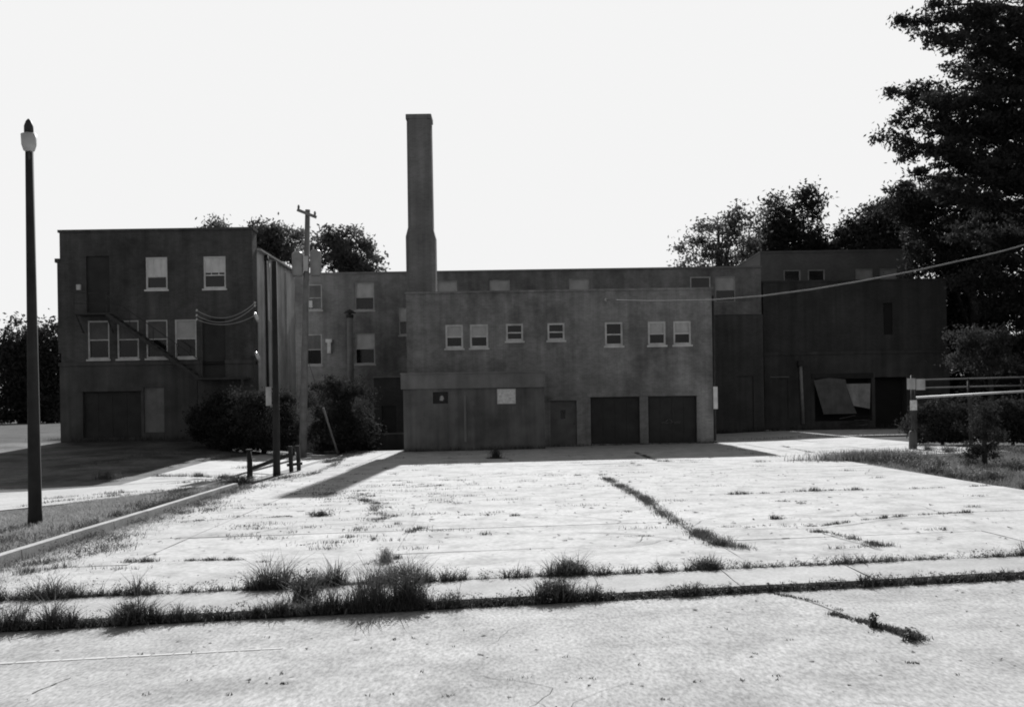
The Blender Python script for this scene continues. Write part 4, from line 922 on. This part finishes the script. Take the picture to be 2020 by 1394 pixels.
for c_ in range(26):
    x, d = rc.uniform(-6, 10), rc.uniform(13.5, 40); a = rc.choice([0, 0, 1.57])+rc.uniform(-.5, .5); w0 = rc.uniform(0.004, 0.009)
    for st_ in range(rc.randint(8, 22)):
        a += rc.gauss(0, 0.28); L_ = rc.uniform(.12, .35); x2, d2 = x+math.cos(a)*L_, d+math.sin(a)*L_
        if not (-6.5 < x2 < 10.2 and far_e(x2)+.2 < d2 < 44): break
        nx_, ny_ = -math.sin(a)*w0, math.cos(a)*w0
        mb.quad((x-nx_, d-ny_, g(x, d)+.031), (x2-nx_, d2-ny_, g(x2, d2)+.031), (x2+nx_, d2+ny_, g(x2, d2)+.031), (x+nx_, d+ny_, g(x, d)+.031)); x, d = x2, d2
for c_ in range(6):
    x, d = rc.uniform(-4, 5), rc.uniform(5.5, 9.5); a = rc.uniform(0, 3.1); w0 = rc.uniform(0.0015, 0.003)
    for st_ in range(rc.randint(6, 16)):
        a += rc.gauss(0, 0.35); L_ = rc.uniform(.06, .18); x2, d2 = x+math.cos(a)*L_, d+math.sin(a)*L_
        if d2 > near_e(x2)-.2: break
        nx_, ny_ = -math.sin(a)*w0, math.cos(a)*w0
        mb.quad((x-nx_, d-ny_, g(x, d)-.026), (x2-nx_, d2-ny_, g(x2, d2)-.026), (x2+nx_, d2+ny_, g(x2, d2)-.026), (x+nx_, d+ny_, g(x, d)-.026)); x, d = x2, d2
tag(mb.build('pavement_crack', M['soil']), kind='structure')
# grass verge left of the lot
n = 90000; dd_ = rng.uniform(12.3, 28.5, n); xx = -6.95-0.02*(dd_-12)-rng.uniform(0, 1, n)**1.2*np.interp(dd_, [12, 20, 25, 28.5], [5.5, 5.5, 3.2, 0.7])
keep = (xx > -0.53*dd_-0.6); xx, dd_ = xx[keep], dd_[keep]
den = 0.5+0.5*np.sin(xx*1.7+dd_*0.6)*np.sin(dd_*1.1-xx*0.4); keep = rng.uniform(0, 1, len(xx)) < 0.45+0.55*den; xx, dd_ = xx[keep], dd_[keep]
v1 = blades(xx, dd_, np.full(len(xx), 0.10), gz(xx, dd_)-0.07, 0.006, 0.9)
n = 10000; d3 = rng.uniform(12.2, 27, n); x3 = -6.72-0.025*(d3-12)+rng.exponential(0.16, n)*np.interp(d3, [12, 16, 22, 27], [1.7, 1.5, 1.0, .5])
v2 = blades(x3, d3, np.full(n, 0.075), gz(x3, d3)-0.01, 0.005, 0.9)
n = 5000; d4 = rng.uniform(12.2, 27, n); x4 = -7.08-0.025*(d4-12)+rng.normal(size=n)*0.06
v3 = blades(x4, d4, np.full(n, 0.14), gz(x4, d4)-0.03, 0.005, 0.7)
tag(array_mesh('grass_verge', np.concatenate([v1, v2, v3]), 4, M['grass']), 'dry grass verge along the kerb left of the lot', 'grass', kind='stuff')
n = 9000; kk = rng.integers(0, 60, n); vd = rng.uniform(13, 27, 60); vx = -6.9-0.02*(vd-12)+rng.choice([-1, -0.35, 0.15, 0.4, 0.7], 60, p=[.25, .25, .25, .15, .1])*rng.uniform(0.3, 1.5, 60)
ws = rng.uniform(0.08, 0.3, 60); x6 = vx[kk]+rng.normal(size=n)*ws[kk]; d6 = vd[kk]+rng.normal(size=n)*ws[kk]*1.5
tag(array_mesh('verge_weeds', np.concatenate([blades(x6, d6, np.full(n, 0.13), gz(x6, d6)-0.03, 0.006, 0.9), leafy(x6[::12], d6[::12], gz(x6[::12], d6[::12])-0.03, np.full(len(x6[::12]), 0.16), 6, 0.02, np.full(len(x6[::12]), .05))]), 4, M['weed']), 'dark weed patches through the verge and over the kerb', 'weeds', kind='stuff')
# weeds across the driveway
L3 = [along([(90, 985), (200, 975), (330, 968), (450, 962)], 0.09, 288, 0.06), along([(300, 940), (380, 940), (470, 945)], 0.16, 624, 0.08), along([(430, 950), (480, 955), (540, 948), (600, 935)], 0.14, 720, 0.12),
      along([(640, 915), (690, 900), (720, 893)], 0.18, 624, 0.12), along([(560, 950), (620, 935), (660, 918), (690, 892)], 0.10, 528, 0.1), along([(190, 945), (230, 945)], 0.25, 720, 0.15), along([(420, 905), (480, 898)], 0.12, 384, 0.2), along([(40, 1000), (90, 992), (160, 985), (260, 975)], 0.12, 480, 0.12), along([(120, 925), (200, 915), (320, 905), (420, 900)], 0.14, 288, 0.35), along([(60, 900), (180, 885), (300, 880)], 0.2, 216, 0.5),
      along([(280, 880), (360, 878), (450, 880)], 0.25, 384, 0.4), along([(600, 930), (660, 925), (700, 915)], 0.06, 384, 0.08), along([(330, 955), (400, 950), (520, 940)], 0.08, 384, 0.15), along([(470, 925), (540, 915)], 0.12, 384, 0.2)]
tag(array_mesh('drive_weeds', np.concatenate(L3), 4, M['weed']), 'patchy weeds across the driveway left of the lot', 'weeds', kind='stuff')
# rough grass at the right
n = 60000; dd_ = rng.uniform(19, 36.5, n); xx = rng.uniform(10.45, 19.5, n)
lim = np.interp(dd_, [19, 31, 32.5, 33.5, 37], [10.5, 10.45, 10.7, 13.0, 15.2]); keep = (xx > lim) & (xx < 0.54*dd_+0.5); xx, dd_ = xx[keep], dd_[keep]
den = 0.5+0.5*np.sin(xx*1.3+dd_*0.9)*np.sin(dd_*1.7-xx*0.8); keep = rng.uniform(0, 1, len(xx)) < 0.15+0.85*den; xx, dd_ = xx[keep], dd_[keep]
v1 = blades(xx, dd_, np.full(len(xx), 0.16), gz(xx, dd_)-0.07, 0.008, 0.8)
n = 2600; x5 = rng.normal(size=n)*0.9+11.3; d5 = rng.normal(size=n)*0.35+32.2; v2 = blades(x5, d5, np.full(n, 0.38), gz(x5, d5)-.02, 0.009, 0.6)
tag(array_mesh('rough_grass', np.concatenate([v1, v2]), 4, M['grass_r']), 'rough grass between the lot and the white-railed fence', 'grass', kind='stuff')
n = 1500; xl = rng.uniform(-7, 8, n); dl = rng.uniform(5, 30, n)**1.0; zl = gz(xl, dl)+np.where(dl < near_e(xl), -0.028, 0.022); sl = rng.uniform(0.006, 0.022, n)*np.where(dl > 14, 1.6, 1)
q_ = rng.normal(size=(n, 4, 3))*sl[:, None, None]*np.array([1, 1, 0.35]); q_[:, :, 2] = np.abs(q_[:, :, 2]); ce = np.stack([xl, dl, zl], 1)[:, None, :]+q_
tri = np.concatenate([ce[:, [0, 1, 2]], ce[:, [0, 3, 1]], ce[:, [1, 3, 2]], ce[:, [0, 2, 3]]])
tag(array_mesh('litter', tri, 3, mat('leaf_litter', 0.10, .5, 5)), 'scattered grit and dead leaves on the lot and street', 'litter', kind='stuff')
n = 9000; kk = rng.integers(0, 46, n); vd = rng.uniform(20, 36, 46); vx = np.interp(vd, [19, 31, 33.5, 37], [10.6, 10.6, 13.2, 15.2])+rng.uniform(0, 1, 46)**1.5*5
ws = rng.uniform(0.1, 0.4, 46); x6 = vx[kk]+np.abs(rng.normal(size=n))*ws[kk]; d6 = vd[kk]+rng.normal(size=n)*ws[kk]*0.8
tag(array_mesh('rough_weeds', np.concatenate([blades(x6, d6, np.full(n, 0.22), gz(x6, d6)-0.05, 0.008, 0.8), leafy(x6[::10], d6[::10], gz(x6[::10], d6[::10])-0.03, np.full(len(x6[::10]), 0.3), 7, 0.03, np.full(len(x6[::10]), .08))]), 4, M['weed']), 'dark weed clumps in the rough grass at the right', 'weeds', kind='stuff')
# weeds along the foot of the buildings
segs = []
for x0, x1, d_, h, n in ((TX0, TX1, 45.9, 0.25, 500), (TX1+0.3, CX1, 47.85, 0.18, 500), (10, 28, 61.3, 0.35, 1600), (10, 20, 50.6, 0.12, 300), (-22, -13.5, 50.4, 0.3, 700)):
    x = rng.uniform(x0, x1, n); d = d_+rng.normal(size=n)*0.12; k_ = d < d_+0.08; segs.append(blades(x[k_], d[k_], np.full(k_.sum(), h), gz(x[k_], d[k_]), 0.012, 0.5))
tag(array_mesh('wall_weeds', np.concatenate(segs), 4, M['weed']), 'weeds along the foot of the building walls', 'weeds', kind='stuff')
# single weed plants that stand out
def weed_plant(label, xp, yp, h, r, nb, nl, leafsize=0.02, m=None, dz=0.0):
    X_, D_ = gpt(xp, yp, dz); z = g(X_, D_)+dz; t = thing('weed_plant', label, 'weed', (X_, D_, z), 'single weed plants')
    x = X_+rng.normal(size=nb)*r*0.45; d = D_+rng.normal(size=nb)*r*0.45
    b_ = array_mesh('blades', blades(x, d, np.full(nb, h), np.full(nb, z), 0.005, 0.8), 4, m or M['weed'], t)
    k = 7; xs_ = X_+rng.normal(size=k)*r*0.4; ds_ = D_+rng.normal(size=k)*r*0.4
    b_['kind'] = 'stuff'
    b_ = array_mesh('leaves', leafy(xs_, ds_, np.full(k, z), h*rng.uniform(.5, 1.1, k), nl, leafsize, np.full(k, r*0.3)), 4, m or M['weed'], t); b_['kind'] = 'stuff'
weed_plant('round pale weed standing alone in the lot behind the weedy sidewalk edge', 762, 1110, 0.20, 0.10, 160, 60, 0.016, M['grass'])
weed_plant('dark low weed at the right end of the long left joint', 632, 1019, 0.13, 0.20, 260, 40)
weed_plant('tall weed in the sidewalk strip, tallest left of the lens-side middle', 805, 1190, 0.42, 0.16, 240, 60)
weed_plant('bushy weed between sidewalk and street, left of the tallest weed', 600, 1190, 0.34, 0.16, 220, 60)
weed_plant('bushy weed at the street edge near the middle of the sidewalk', 1095, 1178, 0.20, 0.22, 330, 50)
weed_plant('dark weed tuft at the far sidewalk edge, right of the middle', 1130, 1136, 0.20, 0.16, 260, 50)
weed_plant('dark mounded weed at the far sidewalk edge, below the garage doors', 1395, 1124, 0.15, 0.20, 300, 50)
weed_plant('upright weed in the street crack at the lower right', 1722, 1236, 0.13, 0.05, 40, 14, dz=-.03)
weed_plant('squat dark weed at the end of the street crack', 1800, 1262, 0.10, 0.07, 60, 14, dz=-.03)
weed_plant('small dark weed at the foot of the lean-to, on the shadow line', 978, 905, 0.55, 0.22, 160, 60, 0.035)
weed_plant('dark tuft on the left edge of the lot where the kerb ends', 475, 955, 0.3, 0.5, 360, 60, 0.03)
weed_plant('bushy weed at the street edge by the left corner', 250, 1228, 0.2, 0.14, 220, 50)
